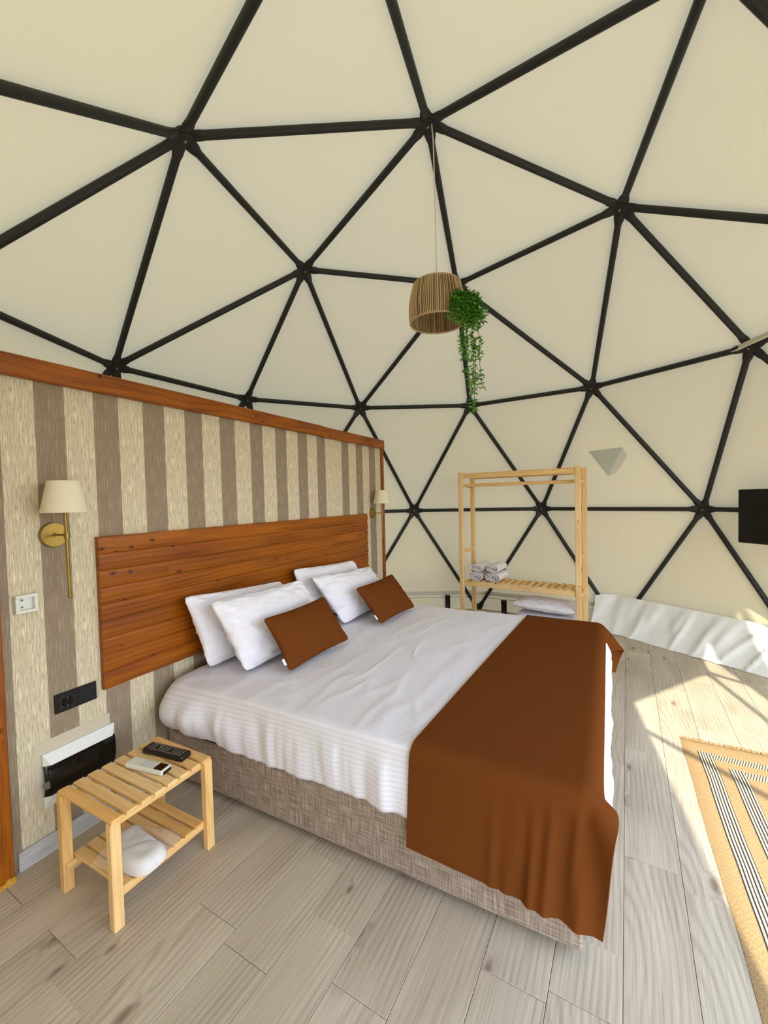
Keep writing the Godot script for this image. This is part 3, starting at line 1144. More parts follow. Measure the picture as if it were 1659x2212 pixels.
func slab_mesh(l: float, w: float, h: float, rc: float, m: Material, xf: Transform3D, edge := 0.004) -> ArrayMesh:   # rounded slab: l along z, w along x
	var mb := MB.new()
	var rings := [[-0.0, -edge], [edge * 0.6, -edge * 0.25], [edge * 1.4, 0.0], [h - edge * 1.4, 0.0], [h - edge * 0.5, -edge * 0.3], [h, -edge * 1.2]]
	var rows := []
	var uvs := []
	for q in rings:
		var row := []
		var ur := []
		for c in 4:
			var sg: Vector2 = [Vector2(1, 1), Vector2(-1, 1), Vector2(-1, -1), Vector2(1, -1)][c]
			var cc := Vector2(sg.x * (w / 2 - rc), sg.y * (l / 2 - rc))
			for k in 7:
				var a := PI / 2 * c + PI / 2 * k / 6.0
				var p: Vector2 = cc + Vector2(cos(a), sin(a)) * (rc + q[1])
				row.append(xf * Vector3(p.x, q[0], p.y))
				ur.append(p)
		rows.append(row); uvs.append(ur)
	mb.grid(rows, uvs, true, false)
	var top = rows[rows.size() - 1]
	var ctr := xf * Vector3(0, h, 0)
	for k in top.size():
		mb.tri(ctr, top[k], top[(k + 1) % top.size()], xf.basis.y)
	return mb.mesh(m)

func frame_of(p: Vector3, d: Vector3) -> Transform3D:
	return Transform3D(Basis(Vector3.UP.cross(d), Vector3.UP, d), p)

func remote_white(p: Vector3, d: Vector3) -> void:
	var r := thing("remote_control", "white air-conditioner remote with small dark screen, lying on the bedside table", "remote")
	var xf := frame_of(p, d)
	part(r, "body", slab_mesh(0.200, 0.054, 0.020, 0.010, M.white_plastic, xf, 0.005))
	part(r, "screen", slab_mesh(0.042, 0.040, 0.0012, 0.002, M.screen, xf * at(0, 0.0196, 0.068), 0.0003))
	part(r, "window", slab_mesh(0.0015, 0.040, 0.013, 0.0005, M.smoked, xf * at(0, 0.003, 0.0998), 0.0002))
	for k in 3:
		for j in 4:
			part(r, "button", slab_mesh(0.010, 0.0085, 0.0018, 0.002, M.grey_button, xf * at((k - 1) * 0.0145, 0.0196, 0.030 - j * 0.0165), 0.0005))

func remote_black(p: Vector3, d: Vector3) -> void:
	var r := thing("remote_control", "black television remote with coloured buttons, lying next to the white one", "remote")
	var xf := frame_of(p, d)
	part(r, "body", slab_mesh(0.225, 0.060, 0.022, 0.012, M.black_plastic, xf, 0.005))
	var cols := ["red_button", "green_button", "yellow_button", "blue_button"]
	for j in 12:
		for k in 4:
			if j in [4, 9] and k in [1, 2]:
				continue
			var m: Material = M.grey_plastic
			if j == 8:
				m = M[cols[k]]
			elif (j == 0 and k == 3) or (j == 11 and k == 0):
				m = M.red_button
			part(r, "button", slab_mesh(0.0075, 0.0085, 0.0018, 0.002, m, xf * at((k - 1.5) * 0.0118, 0.0216, 0.090 - j * 0.0155), 0.0005))

# a soft padded shape over an outline on the ground plane
func puff(poly: Array, y: float, h: float) -> ArrayMesh:
	var ctr := Vector2.ZERO
	for p in poly:
		ctr += p / poly.size()
	var out := PackedVector2Array()
	var n := poly.size()
	for i in n:
		for k in 8:
			out.append(poly[i].cubic_interpolate(poly[(i + 1) % n], poly[(i + n - 1) % n], poly[(i + 2) % n], k / 8.0))
	var mb := MB.new()
	var rows := []
	for ring in [[0.94, 0.0], [1.0, 0.10], [1.0, 0.30], [0.95, 0.58], [0.84, 0.82], [0.65, 0.96], [0.40, 0.94], [0.18, 0.86], [0.01, 0.84]]:
		var row := []
		for p in out:
			var e: Vector2 = ctr.lerp(p, ring[0])
			row.append(Vector3(e.x, y + h * ring[1], e.y))
		rows.append(row)
	mb.grid(rows, [], true, false)
	var flip := MB.new()
	flip.grid(rows, [], true, mb.n[3 * out.size()].dot(rows[3][0] - Vector3(ctr.x, y, ctr.y)) < 0.0)
	return flip.mesh(M.felt)

func slippers() -> void:
	var s := thing("slippers", "pair of white disposable slippers in clear plastic bag on the bedside table's lower shelf", "slippers")
	var c := Vector3(-1.405, 0.1285, -0.710)
	var lobes := [
		[[Vector2(-1.468, -0.752), Vector2(-1.398, -0.716), Vector2(-1.350, -0.664), Vector2(-1.362, -0.596), Vector2(-1.430, -0.580), Vector2(-1.470, -0.608), Vector2(-1.482, -0.680)], 0.050],
		[[Vector2(-1.430, -0.828), Vector2(-1.362, -0.846), Vector2(-1.336, -0.815), Vector2(-1.342, -0.743), Vector2(-1.350, -0.672), Vector2(-1.398, -0.708), Vector2(-1.470, -0.748)], 0.042]]
	for q in lobes:
		part(s, "slipper", puff(q[0], 0.129, q[1]))
	var n1 := noise(55, 1.0, 2)
	var fm := MB.new()
	var rows := []
	var uvs := []
	for j in 31:
		var row := []
		var ur := []
		for k in 31:
			var a := (k / 30.0 - 0.5) * 2.0
			var b := (j / 30.0 - 0.5) * 2.0
			var e := pow(maxf(0.0, (1 - a * a * a * a) * (1 - b * b * b * b)), 0.6)
			var p := Vector3(a * 0.095, 0, b * 0.125).rotated(Vector3.UP, 0.3)
			row.append(c + p + Vector3(0, 0.014 + e * 0.050 + n1.get_noise_2d(a * 6.0, b * 6.0) * 0.010 * (0.3 + e * 0.4), 0))
			ur.append(Vector2(a, b))
		rows.append(row); uvs.append(ur)
	fm.grid(rows, uvs, false, true)
	part(s, "plastic_bag", fm.mesh(M.film))

# ---------------------------------------------------------------- clothes rack
func build_rack() -> void:
	var ph := deg_to_rad(7.0)
	var dd := Vector3(cos(ph), 0, sin(ph))          # from front to back
	var ww := Vector3(-sin(ph), 0, cos(ph))         # from the left post to the right post
	var bs := Basis(ww, Vector3.UP, -dd)
	var o := Vector3(2.08, 0, 0.648) - ww * 0.605 + dd * 0.165
	var t := thing("clothes_rack", "tall open pine clothes rack with slatted top and slatted shelf by the dome wall", "clothes rack", o)
	t.basis = bs
	var hw := 0.605
	var hd := 0.165
	for sx in [-1, 1]:
		for sz in [-1, 1]:
			wood_part(t, "post", at(sx * hw, 0.8725, sz * hd), Vector3(0.050, 1.745, 0.034), 1, 0.004)
		for y in [0.10, 0.48, 0.86, 1.60]:
			wood_part(t, "side_rail", at(sx * hw, y, 0), Vector3(0.020, 0.042, 2 * hd - 0.036), 2)
	for y in [1.700, 0.505]:
		for sz in [-1, 1]:
			wood_part(t, "long_rail", at(0, y, sz * (hd - 0.004)), Vector3(2 * hw - 0.044, 0.046, 0.018), 0)
	wood_part(t, "hanging_bar", at(0, 1.602, 0.03), Vector3(2 * hw - 0.024, 0.036, 0.030), 0, 0.006)
	for k in 16:
		wood_part(t, "top_slat", at(-hw + 0.055 + k * (2 * hw - 0.11) / 15.0, 1.729, 0), Vector3(0.042, 0.012, 2 * hd + 0.01), 2)
	for k in 16:
		wood_part(t, "shelf_slat", at(-hw + 0.055 + k * (2 * hw - 0.11) / 15.0, 0.534, 0), Vector3(0.042, 0.012, 2 * hd + 0.01), 2)
	# towels on the shelf
	var tw := [
		[-0.46, 0.050, 0.088, "folded white towel on the rack shelf, lower one of the stack next to the post"],
		[-0.262, 0.052, 0.092, "large folded white towel on the rack shelf, lower one away from the post"],
		[-0.435, 0.146, 0.076, "folded white towel on top of the pile, next to the rack's post"],
		[-0.262, 0.150, 0.076, "folded white towel on top of the pile, away from the rack's post"]]
	for q in tw:
		towel(t.transform * Vector3(q[0], 0.542 + q[1], 0.015), t.basis, q[2], 0.050 if q[1] < 0.1 else 0.045, q[3])
	# spare bedding on the floor under the shelf
	var c := t.transform
	var duv := MB.new()
	var n1 := noise(71, 1.0, 2)
	for k in 3:
		var rows := []
		var uvs := []
		for j in 25:
			var row := []
			var ur := []
			var a := TAU * j / 24.0
			for i in 31:
				var x := lerpf(-0.02, 0.575, i / 30.0)
				var e := pow(maxf(0.0, 1.0 - pow(2.0 * i / 30.0 - 1.0, 8.0)), 0.4)
				var zz := signf(cos(a)) * pow(absf(cos(a)), 0.6) * 0.20 * (0.93 + 0.07 * e)
				var yy := signf(sin(a)) * pow(absf(sin(a)), 0.8) * 0.043 * e
				row.append(c * Vector3(x, 0.045 + k * 0.084 + yy + n1.get_noise_2d(x * 8.0, a * 1.5 + k * 10) * 0.006, zz))
				ur.append(Vector2(x * 3.0, a * 0.3))
			rows.append(row); uvs.append(ur)
		duv.grid(rows, uvs, false, true)
	whole("folded_duvet", duv.mesh(M.sheet), "white folded duvet stacked on the floor under the rack's shelf", "duvet")
	whole("pillow", pillow_mesh(c * Vector3(-0.045, 0.335, -0.20), c * Vector3(0.575, 0.325, -0.20), c * Vector3(0.575, 0.330, 0.20), c * Vector3(-0.045, 0.345, 0.20), 0.125, 0.03, 72, 0.030, M.pillowcase, 0.42, Vector3.UP), "spare white pillow lying on the folded duvet under the rack's shelf", "pillow", "white bed pillows")

func towel(p: Vector3, bs: Basis, hw: float, hh: float, label: String) -> void:
	# a towel folded into a flat roll; its spiral end faces the bed
	var mb := MB.new()
	var th := 0.012
	var ln := 0.29
	var spiral := []
	var turns := 3.2
	var n := 110
	for k in n + 1:
		var a := -PI / 2 + TAU * turns * k / n
		var s := 1.0 - 0.83 * (k / float(n))
		var sx := signf(cos(a)) * pow(absf(cos(a)), 0.75)
		var sy := signf(sin(a)) * pow(absf(sin(a)), 0.85)
		spiral.append(Vector2(sx * hw * s, sy * hh * s))
	var outer := []
	var inner := []
	for k in n + 1:
		var d: Vector2 = (spiral[min(k + 1, n)] - spiral[max(k - 1, 0)]).normalized()
		var nn := Vector2(d.y, -d.x)
		outer.append(spiral[k] + nn * 0.0)
		inner.append(spiral[k] - nn * th * 0.72)
	var rows := []
	for z in [ln * 0.5, ln * 0.47, -ln * 0.5]:
		var row := []
		var f := 0.994 if z == ln * 0.5 else 1.0
		for k in n + 1:
			row.append(p + bs * Vector3(outer[k].x * f, outer[k].y * f, z))
		for k in range(n, -1, -1):
			row.append(p + bs * Vector3(inner[k].x * f, inner[k].y * f, z))
		rows.append(row)
	mb.grid(rows, [], true, false)
	for k in n:
		var z := ln * 0.5
		mb.quad(rows[0][k], rows[0][k + 1], p + bs * Vector3(inner[k + 1].x, inner[k + 1].y, z), p + bs * Vector3(inner[k].x, inner[k].y, z), bs.z)
	# filling behind the spiral so that no light shows through
	var co := MB.new()
	whole("towel", mb.mesh(M.towel), label, "towel", "folded towels on the rack")

# ---------------------------------------------------------------- things on the papered wall
func build_wall_fittings() -> void:
	sconce(Vector3(-1.413, 1.357, ZW), "brass wall lamp with cream shade, on the wall above the bedside table")
	sconce(Vector3(1.372, 1.333, ZW), "brass wall lamp with cream shade, at the far end of the headboard")
	# small open back box
	var sb := thing("switch_box", "small white open wall box without a cover, left of the near wall lamp", "wall box", Vector3(-1.524, 1.085, ZW))
	for q in [[Vector3(0, 0.031, 0.013), Vector3(0.076, 0.012, 0.026)], [Vector3(0, -0.031, 0.013), Vector3(0.076, 0.012, 0.026)], [Vector3(-0.032, 0, 0.013), Vector3(0.012, 0.052, 0.026)], [Vector3(0.032, 0, 0.013), Vector3(0.012, 0.052, 0.026)]]:
		var mb := MB.new()
		mb.box(Transform3D(Basis.IDENTITY, q[0]), q[1], 0.002)
		part(sb, "frame", mb.mesh(M.white_plastic))
	var bk := MB.new()
	bk.box(at(0, 0, 0.003), Vector3(0.054, 0.054, 0.004), 0.0005)
	part(sb, "back_plate", bk.mesh(M.white_plastic))
	for y in [-0.014, 0.014]:
		var sc := MB.new()
		sc.lathe(Transform3D(Basis(Vector3.RIGHT, PI / 2), Vector3(-0.010, y, 0.005)), [Vector2(0.004, 0.0), Vector2(0.004, 0.002), Vector2(0, 0.0025)], 10)
		part(sb, "screw", sc.mesh(M.grey_plastic))
	# double socket
	var so := thing("wall_socket", "black double plate with a round socket and a blank switch, under the near wall lamp", "socket", Vector3(-1.355, 0.621, ZW))
	var pb := MB.new()
	pb.box(at(0, 0, 0.005), Vector3(0.168, 0.083, 0.010), 0.002)
	part(so, "plate", pb.mesh(M.black_plastic))
	var rk := MB.new()
	rk.box(at(0.040, 0, 0.0105), Vector3(0.066, 0.066, 0.004), 0.001)
	part(so, "rocker", rk.mesh(M.black_matt))
	var ib := MB.new()
	ib.box(at(-0.038, 0, 0.0105), Vector3(0.066, 0.066, 0.003), 0.001)
	part(so, "insert", ib.mesh(M.black_matt))
	var well := MB.new()
	well.lathe(Transform3D(Basis(Vector3.RIGHT, PI / 2), Vector3(-0.038, 0, 0.0)), [Vector2(0.0, 0.0125), Vector2(0.018, 0.0125), Vector2(0.0195, 0.0150), Vector2(0.0215, 0.0150), Vector2(0.0225, 0.012)], 28)
	part(so, "outlet", well.mesh(M.screen))
	for q in [Vector3(-0.038, -0.017, 0.0145), Vector3(-0.038, 0.017, 0.0145)]:
		var cl := MB.new()
		cl.box(Transform3D(Basis.IDENTITY, q), Vector3(0.005, 0.006, 0.004), 0.001)
		part(so, "earth_clip", cl.mesh(M.bolt))
	# distribution box
	var pz := MB.new()
	pz.box(at(-1.367, 0.348, ZW + 0.001), Vector3(0.302, 0.272, 0.002), 0.0005)
	part(get_node("wall_left"), "bare_patch", pz.mesh(M.plaster))
	var db := thing("fuse_box", "white distribution box with smoked window, low on the wall behind the bedside table", "fuse box", Vector3(-1.349, 0.319, ZW + 0.002))
	var w := 0.292
	var h := 0.228
	for s in [1.0, -1.0]:
		var mb := MB.new()
		# sloping frame halves above and below the window
		var y0: float = s * h * 0.5
		var y1: float = s * 0.066
		var a0 := Vector3(-w / 2, y0, 0.0)
		var b0 := Vector3(w / 2, y0, 0.0)
		var a1 := Vector3(-w / 2, y0, 0.012)
		var b1 := Vector3(w / 2, y0, 0.012)
		var a2 := Vector3(-w / 2 + 0.022, y1, 0.032)
		var b2 := Vector3(w / 2 - 0.022, y1, 0.032)
		var a3 := Vector3(-w / 2, y1, 0.012)
		var b3 := Vector3(w / 2, y1, 0.012)
		mb.quad(a0, b0, b1, a1, Vector3(0, s, 0))
		mb.quad(a1, b1, b2, a2, Vector3(0, s * 0.3, 1))
		mb.tri(a1, a2, a3, Vector3(-1, 0, 1))
		mb.tri(b1, b2, b3, Vector3(1, 0, 1))
		mb.quad(a0, a1, a3, Vector3(-w / 2, y1, 0), Vector3(-1, 0, 0))
		mb.quad(b0, b1, b3, Vector3(w / 2, y1, 0), Vector3(1, 0, 0))
		mb.quad(a3, b3, b2, a2, Vector3(0, -s, 0.2))
		part(db, "frame", mb.mesh(M.white_plastic))
	var wn := MB.new()
	var rows := []
	for j in 9:
		var y := lerpf(-0.066, 0.066, j / 8.0)
		var zz := 0.024 + 0.010 * (1.0 - pow(y / 0.066, 2.0))
		rows.append([Vector3(-w / 2 + 0.001, y, zz - 0.014), Vector3(-w / 2 + 0.018, y, zz), Vector3(w / 2 - 0.018, y, zz), Vector3(w / 2 - 0.001, y, zz - 0.014)])
	wn.grid(rows, [], false, false)
	part(db, "window", wn.mesh(M.smoked))
	var lt := MB.new()
	lt.lathe(Transform3D(Basis(Vector3.RIGHT, PI / 2), Vector3(-w / 2 + 0.010, -0.014, 0.022)), [Vector2(0.0165, 0.0), Vector2(0.0165, 0.006), Vector2(0.0145, 0.0085), Vector2(0, 0.0085)], 20)
	part(db, "latch", lt.mesh(M.grey_plastic))

func sconce(p: Vector3, label: String) -> void:
	var s := thing("wall_lamp", label, "wall lamp", p, "brass wall lamps")
	var pl := MB.new()
	pl.lathe(Transform3D(Basis(Vector3.RIGHT, PI / 2), Vector3.ZERO), [Vector2(0.052, 0.0), Vector2(0.052, 0.020), Vector2(0.050, 0.022), Vector2(0.0, 0.022)], 36)
	part(s, "wall_plate", pl.mesh(M.brass))
	var ar := MB.new()
	ar.tube([Vector3(0, 0, 0.020), Vector3(0, 0, 0.118)], [0.0045, 0.0045], 10)
	ar.tube([Vector3(0, 0, 0.021), Vector3(0, 0, 0.028)], [0.009, 0.007], 10)
	part(s, "arm", ar.mesh(M.brass))
	var rod := MB.new()
	rod.tube([Vector3(0.001, -0.255, 0.117), Vector3(-0.003, 0.10, 0.117)], [0.0062, 0.0062], 12)
	rod.tube([Vector3(0.001, -0.265, 0.117), Vector3(0.001, -0.257, 0.117), Vector3(0.001, -0.250, 0.117)], [0.006, 0.0095, 0.007], 12)
	part(s, "rod", rod.mesh(M.brass))
	var kn := MB.new()
	kn.tube([Vector3(0, -0.014, 0.117), Vector3(0, 0.014, 0.117)], [0.0105, 0.0105], 12)
	part(s, "knuckle", kn.mesh(M.brass))
	var sh := MB.new()
	var xf := at(-0.004, 0.096, 0.117)
	sh.lathe(xf, [Vector2(0.080, 0.0), Vector2(0.083, 0.0), Vector2(0.0825, 0.006)], 40)
	sh.lathe(xf, [Vector2(0.0825, 0.006), Vector2(0.0565, 0.126)], 40)
	sh.lathe(xf, [Vector2(0.0565, 0.126), Vector2(0.0565, 0.131), Vector2(0.0545, 0.131)], 40)
	sh.lathe(xf, [Vector2(0.0545, 0.131), Vector2(0.080, 0.0)], 40)
	part(s, "lamp_shade", sh.mesh(M.shade))
	var bu := MB.new()
	bu.lathe(at(-0.004, 0.10, 0.117), [Vector2(0.012, -0.005), Vector2(0.012, 0.03), Vector2(0.020, 0.05), Vector2(0.022, 0.065), Vector2(0.014, 0.082), Vector2(0, 0.086)], 16)
	part(s, "bulb", bu.mesh(M.white_plastic))

# ---------------------------------------------------------------- pendant lamp and garland
func build_lamp() -> void:
	var ax := Vector3(0.0, 0.0, 0.035)
	var l := thing("pendant_lamp", "rattan drum pendant lamp hanging on a cord from the dome's top joint", "pendant lamp", ax)
	var cd := MB.new()
	cd.tube([Vector3(0, 3.61, -0.012), Vector3(0, 3.50, -0.004), Vector3(0, 3.1, 0.0), Vector3(0, 2.62, 0.0)], [0.0035, 0.0035, 0.0035, 0.0035], 8)
	part(l, "cord", cd.mesh(M.cord))
	var sk := MB.new()
	sk.use_col = true
	var yb := 2.486
	var yt := 2.702
	var prof := func(t: float) -> float: return lerpf(0.150, 0.134, t) + 0.016 * sin(PI * clampf(t * 0.9 + 0.1, 0, 1))
	for k in 94:
		var a := TAU * (k + rng.randf_range(-0.2, 0.2)) / 94.0
		var tone := rng.randf()
		sk.col = Color(0.56, 0.39, 0.19).lerp(Color(0.17, 0.095, 0.035), pow(tone, 1.6))
		if rng.randf() < 0.06:
			sk.col = Color(0.66, 0.50, 0.29)
		var pts := []
		var rad := []
		for j in 7:
			var t := j / 6.0
			var r: float = prof.call(t) + rng.randf_range(-0.0015, 0.0015)
			pts.append(Vector3(cos(a) * r, lerpf(yb, yt, t), sin(a) * r))
			rad.append(0.0038)
		sk.tube(pts, rad, 5, true)
	var liner := MB.new()
	liner.use_col = true
	liner.col = Color(0.17, 0.10, 0.045)
	var lp := []
	for j in 7:
		var pr: float = prof.call(j / 6.0)
		lp.append(Vector2(pr - 0.0015, lerpf(yb + 0.002, yt - 0.002, j / 6.0)))
	liner.lathe(at(0, 0, 0), lp, 40)
	part(l, "backing", liner.mesh(M.rattan))
	part(l, "rattan_sticks", sk.mesh(M.rattan)).set_meta("kind", "stuff")
	for q in [[yb + 0.002, 0.0], [yt - 0.002, 1.0]]:
		var rg := MB.new()
		rg.use_col = true
		rg.col = Color(0.50, 0.34, 0.17)
		var r: float = prof.call(q[1])
		var pts := []
		var rad := []
		for k in 49:
			var a := TAU * k / 48
			pts.append(Vector3(cos(a) * r, q[0], sin(a) * r)); rad.append(0.0055)
		rg.tube(pts, rad, 6, false)
		part(l, "rim", rg.mesh(M.rattan))
	var sp := MB.new()
	for k in 3:
		var a := TAU * k / 3 + 0.4
		sp.tube([Vector3(0, yt - 0.01, 0), Vector3(cos(a) * 0.137, yt - 0.006, sin(a) * 0.137)], [0.002, 0.002], 6)
	part(l, "spider", sp.mesh(M.black_matt))
	var ho := MB.new()
	ho.lathe(at(0, 2.60, 0), [Vector2(0.0, 0.0), Vector2(0.018, 0.0), Vector2(0.020, 0.05), Vector2(0.008, 0.075), Vector2(0, 0.08)], 16)
	part(l, "lamp_holder", ho.mesh(M.black_plastic))
	# garland over the rim
	var g := thing("garland", "artificial green fern garland draped over the pendant lamp's rim", "garland")
	var right := Vector3(0.469, 0, 0.883)
	var fwd := Vector3(0.883, 0, -0.469)
	var b0 := ax + right * 0.108 - fwd * 0.135
	var stems := MB.new()
	var lv := MB.new()
	lv.use_col = true
	stems.tube([ax + right * 0.115 + Vector3(0, 2.66, 0), ax + right * 0.137 + Vector3(0, 2.735, 0), ax + right * 0.165 - fwd * 0.02 + Vector3(0, 2.68, 0), b0 + right * 0.045 + Vector3(0, 2.62, 0)], [0.0025, 0.003, 0.003, 0.0025], 6)
	var strands := []
	for k in 30:      # bushy head
		strands.append([Vector3(rng.randf_range(-0.025, 0.075), 2.600, rng.randf_range(-0.05, 0.04)), rng.randf_range(-0.07, 0.095), rng.randf_range(0.09, 0.20)])
	for k in 6:       # long trails
		strands.append([Vector3(rng.randf_range(-0.01, 0.06), 2.57, rng.randf_range(-0.04, 0.04)), [-0.02, 0.00, 0.055, 0.06, 0.03, 0.045][k], [0.36, 0.40, 0.46, 0.50, 0.60, 0.62][k]])
	for s in strands:
		var st: Vector3 = b0 + right * s[0].x + fwd * s[0].z + Vector3(0, s[0].y - 0.0, 0)
		var pts := []
		var rad := []
		var steps := int(s[2] / 0.022)
		var wob := rng.randf() * TAU
		for j in steps + 1:
			var t := float(j) / steps
			var sway := 0.008 * sin(wob + t * 7.0)
			pts.append(st + right * (s[1] * (1.0 - pow(1.0 - t, 2.0)) + sway) + fwd * (0.006 * cos(wob * 2.0 + t * 5.0)) + Vector3(0, -s[2] * t, 0))
			rad.append(0.0014)
		stems.tube(pts, rad, 4, false)
		for j in range(1, steps + 1):
			if s[2] > 0.3 and fmod(j * 0.022, 0.17) < 0.035 and rng.randf() < 0.7:
				continue
			for w in 8:
				var a := rng.randf() * TAU
				var dir := Vector3(cos(a), rng.randf_range(-0.9, 0.35), sin(a)).normalized()
				var ln := rng.randf_range(0.018, 0.038)
				var gsh := rng.randf()
				lv.col = Color(0.04, 0.20, 0.014).lerp(Color(0.24, 0.52, 0.04), gsh * gsh)
				leaf(lv, pts[j], dir, ln, 0.0055)
	part(g, "stems", stems.mesh(M.stem)).set_meta("kind", "stuff")
	part(g, "leaves", lv.mesh(M.leaf)).set_meta("kind", "stuff")

func leaf(mb: MB, p: Vector3, d: Vector3, l: float, w: float) -> void:
	var s := d.cross(Vector3(0.2, 1, 0.1)).normalized()
	var u := s.cross(d)
	var a := p
	var b := p + d * l * 0.45 + s * w + u * 0.001
	var c := p + d * l * 0.45 - s * w + u * 0.001
	var m := p + d * l * 0.5 - u * 0.0015
	var e := p + d * l
	mb.tri(a, b, m, u); mb.tri(a, m, c, u); mb.tri(b, e, m, u); mb.tri(m, e, c, u)

# ---------------------------------------------------------------- rug
func build_rug() -> void:
	var r := thing("rug", "woven jute rug with dark and pale border lines on the sunlit floor", "rug")
	var x1 := 0.662
	var z0 := 1.276
	var lx := 2.2
	var lz := 1.0
	var mb := MB.new()
	var n1 := noise(88, 1.0, 2)
	var rows := []
	var uvs := []
	for j in 41:
		var row := []
		var ur := []
		for i in 61:
			var m := lx * i / 60.0
			var z := lz * j / 40.0
			var e: float = minf(minf(m, z) / 0.012, 1.0)
			row.append(Vector3(x1 - m + 0.004 * n1.get_noise_2d(z * 20.0, 3.0) * (1.0 if i == 0 else 0.0), 0.002 + 0.008 * e + 0.0015 * n1.get_noise_2d(m * 6.0, z * 6.0), z0 + z + 0.006 * n1.get_noise_2d(m * 2.0, 9.0) * (1.0 - z)))
			ur.append(Vector2(m / lx, z / lz))
		rows.append(row); uvs.append(ur)
	mb.grid(rows, uvs, false, false)
	part(r, "weave", mb.mesh(M.jute))
	var fr := MB.new()
	for k in 420:
		var z := z0 + 0.006 + rng.randf() * (lz - 0.01)
		var p := Vector3(x1 - 0.006, 0.006, z)
		var d := Vector3(rng.randf_range(0.014, 0.034), rng.randf_range(-0.002, 0.010), rng.randf_range(-0.014, 0.014))
		fr.tube([p, p + d * 0.6 + Vector3(0, 0.003, 0), p + d + Vector3(0, -0.003, 0)], [0.0016, 0.0014, 0.0008], 4, false)
	part(r, "fringe", fr.mesh(M.jute_plain)).set_meta("kind", "stuff")

# ---------------------------------------------------------------- right side: skirt, TV, track, brackets, patch
func build_right_side() -> void:
	# fabric skirt along the foot of the dome
	var n1 := noise(91, 1.0, 2)
	var mb := MB.new()
	var rows := []
	var uvs := []
	var ncol := 170
	for j in 15:
		var t := j / 14.0
		var row := []
		var ur := []
		for i in ncol + 1:
			var s := i / float(ncol)
			var az := deg_to_rad(lerpf(104.9, 165.0, s))
			var ca := deg_to_rad(30.0)
			var loc := fposmod(az - deg_to_rad(PHI0), ca) - ca * 0.5
			var chord := 3.118 * cos(ca * 0.5) / cos(loc)
			var arc := s * 3.3
			var top := 0.36 - 0.02 * smoothstep(0.0, 0.03, 0.03 - s)
			var y := lerpf(top, 0.004, t)
			var fold: float = pow(1.0 - absf(clampf(2.2 * n1.get_noise_2d(arc * 3.1 + t * 0.55, t * 0.25), -1.0, 1.0)), 5.0) * 0.052 + n1.get_noise_2d(arc * 7.0 - t * 0.8, t * 0.5) * 0.016
			var rr := chord - 0.035 - 0.05 * (1.0 - t) * 0.4 - t * t * 0.20 - t * 0.06 - fold * (0.15 + 0.85 * sin(PI * clampf(t * 0.85, 0, 1)))
			row.append(Vector3(rr * sin(az), y + 0.006 * n1.get_noise_2d(arc * 2.0, 50.0) * t, -rr * cos(az)))
			ur.append(Vector2(arc, t))
		rows.append(row); uvs.append(ur)
	mb.grid(rows, uvs, false, true)
	whole("fabric_skirt", mb.mesh(M.skirt), "white fabric skirt hanging creased along the foot of the dome wall beside the rug", "skirt")
	# hem strip of the membrane behind the rack
	var hm := MB.new()
	for i in range(0, 3):
		var a := dnode("4", i)
		var b := dnode("4", i + 1)
		var up := (dnode("3", i + 0.5) - (a + b) * 0.5).normalized()
		var inn := -Vector3(a.x + b.x, 0, a.z + b.z).normalized()
		for q in [[0.150, 0.012, 0.008], [0.188, 0.050, 0.003]]:
			hm.quad(a + up * q[0] + inn * -0.02, b + up * q[0] + inn * -0.02, b + up * (q[0] + q[1]) + inn * -0.02, a + up * (q[0] + q[1]) + inn * -0.02, inn)
	solid("trim_5", hm.mesh(M.hem), "folded hem of the membrane low on the dome wall")
	for q in [[Vector3(2.86, 0.0, -0.955), "black metal anchor strap at the dome's foot, between bed and rack"], [Vector3(2.86, 0.0, -0.232), "black metal anchor strap at the dome's foot, behind the rack"]]:
		var p: Vector3 = q[0]
		var d := Vector3(p.x, 0, p.z).normalized()
		var xf := Transform3D(Basis(Vector3.UP.cross(d), Vector3.UP, d), p)
		var bk := thing("anchor_strap", q[1], "anchor strap", Vector3.ZERO, "anchor straps")
		var bm := MB.new()
		bm.box(xf * at(0, 0.085, 0), Vector3(0.064, 0.17, 0.010), 0.002)
		bm.box(xf * at(0, 0.004, -0.03), Vector3(0.046, 0.008, 0.06), 0.002)
		bm.tube([xf * Vector3(-0.032, 0.172, 0), xf * Vector3(0.032, 0.172, 0)], [0.026, 0.026], 12)
		part(bk, "strap", bm.mesh(M.black_matt))
		var bo := MB.new()
		bo.lathe(xf * Transform3D(Basis(Vector3.RIGHT, -PI / 2), Vector3(0, 0.05, -0.004)), [Vector2(0.008, 0.0), Vector2(0.008, 0.006), Vector2(0, 0.007)], 6)
		part(bk, "bolt", bo.mesh(M.bolt))
	# television on the struts
	var n14 := dnode("3", 3.5)
	var n15 := dnode("3", 4.5)
	var dx := (n15 - n14).normalized()
	var inw := Vector3(-(n14 + n15).x, 0, -(n14 + n15).z).normalized()
	var tb := Basis(dx, Vector3.UP, inw)
	var le := n14 + dx * 0.459 + inw * 0.20
	var tc := Vector3(le.x, 1.268, le.z) + dx * 0.365
	var tv := thing("television", "black flat television mounted on the dome frame above the fabric skirt", "television", tc)
	tv.basis = tb
	var bz := MB.new()
	bz.box(at(0, 0, -0.012), Vector3(0.73, 0.432, 0.026), 0.003)
	part(tv, "casing", bz.mesh(M.black_plastic))
	var scn := MB.new()
	scn.box(at(0, 0.003, 0.0012), Vector3(0.714, 0.412, 0.0016), 0.0005)
	part(tv, "screen", scn.mesh(M.screen))
	var br := MB.new()
	br.box(at(0, 0.03, -0.055), Vector3(0.46, 0.30, 0.06), 0.01)
	br.box(at(0, 0.04, -0.13), Vector3(0.20, 0.20, 0.11), 0.004)
	part(tv, "wall_mount", br.mesh(M.black_matt))
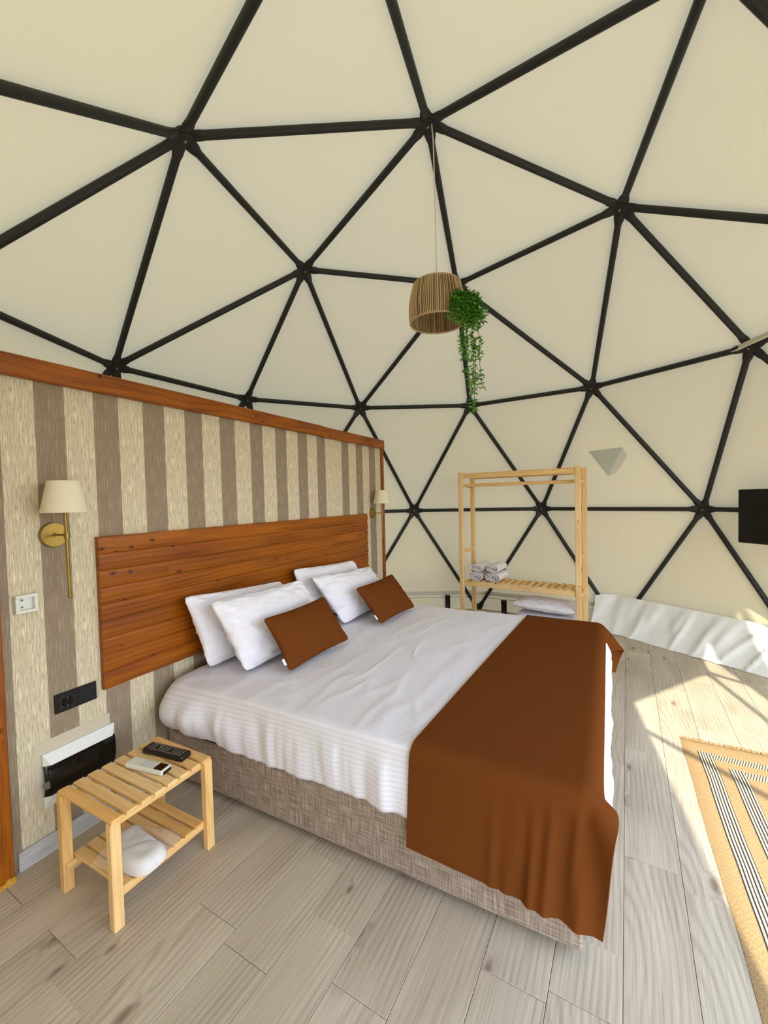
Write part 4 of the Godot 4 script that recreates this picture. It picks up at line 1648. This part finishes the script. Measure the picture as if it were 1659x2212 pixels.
	# curtain track on the strut that runs right from the far joint
	var a0 := dnode("2", 4)
	var b0 := dnode("2", 5)
	var td := (b0 - a0).normalized()
	var mid := (a0 + b0) * 0.5
	var ti := (Vector3(0, CY, 0) - mid).normalized()
	ti = Vector3(ti.x, 0, ti.z).normalized()
	var st := a0 + ti * 0.05 + Vector3(0, 0.012, 0) - td * 0.09
	var trx := Transform3D(Basis(td, Vector3.UP, td.cross(Vector3.UP)), st + td * 0.65)
	var tk := thing("curtain_track", "slim white metal track fixed under the dome strut above the television", "curtain track", Vector3.ZERO)
	var tm := MB.new()
	tm.box(trx * at(0, 0.0, 0), Vector3(1.30, 0.034, 0.004), 0.001)
	tm.box(trx * at(0, -0.0185, 0.010 * signf(trx.basis.z.dot(ti))), Vector3(1.30, 0.004, 0.024), 0.001)
	part(tk, "channel", tm.mesh(M.track))
	var ec := MB.new()
	ec.box(trx * at(-0.642, 0.004, 0.002 * signf(trx.basis.z.dot(ti))), Vector3(0.020, 0.046, 0.006), 0.001)
	part(tk, "end_plate", ec.mesh(M.track))
	# clear triangular patch stuck to the membrane
	var A := dnode("2", 3)
	var B := dnode("3", 2.5)
	var C := dnode("3", 3.5)
	var fn := (B - A).cross(C - A).normalized()
	if fn.dot(A - Vector3(0, CY, 0)) > 0:
		fn = -fn
	var vp := [Vector3(2.5907, 1.9206, 0.7218), Vector3(2.4811, 1.9299, 1.0318), Vector3(2.6544, 1.6577, 0.9049), Vector3(2.5093, 1.8424, 1.0723), Vector3(2.6187, 1.6817, 0.9764)]
	var pts := []
	for q in vp:
		var off := fn.dot(A - q)
		pts.append(q + fn * (off - 0.026))
	var pm := MB.new()
	pm.tri(pts[0], pts[1], pts[2], fn)
	for k in 3:
		var k2 := (k + 1) % 3
		pm.quad(pts[k], pts[k2], pts[k2] - fn * 0.002, pts[k] - fn * 0.002, (pts[k] + pts[k2]) * 0.5 - (pts[0] + pts[1] + pts[2]) / 3.0)
	var pa := thing("window_patch", "glossy clear triangular patch stuck on the membrane above the rack's corner", "patch")
	part(pa, "vinyl_sheet", pm.mesh(M.vinyl))
	var fl := MB.new()
	var gap: Vector3 = (pts[3] - pts[1]).normalized() * 0.006
	fl.quad(pts[1] + gap, pts[2] + gap, pts[4] + fn * 0.002, pts[3] + fn * 0.002, fn)
	part(pa, "border_strip", fl.mesh(M.hem))
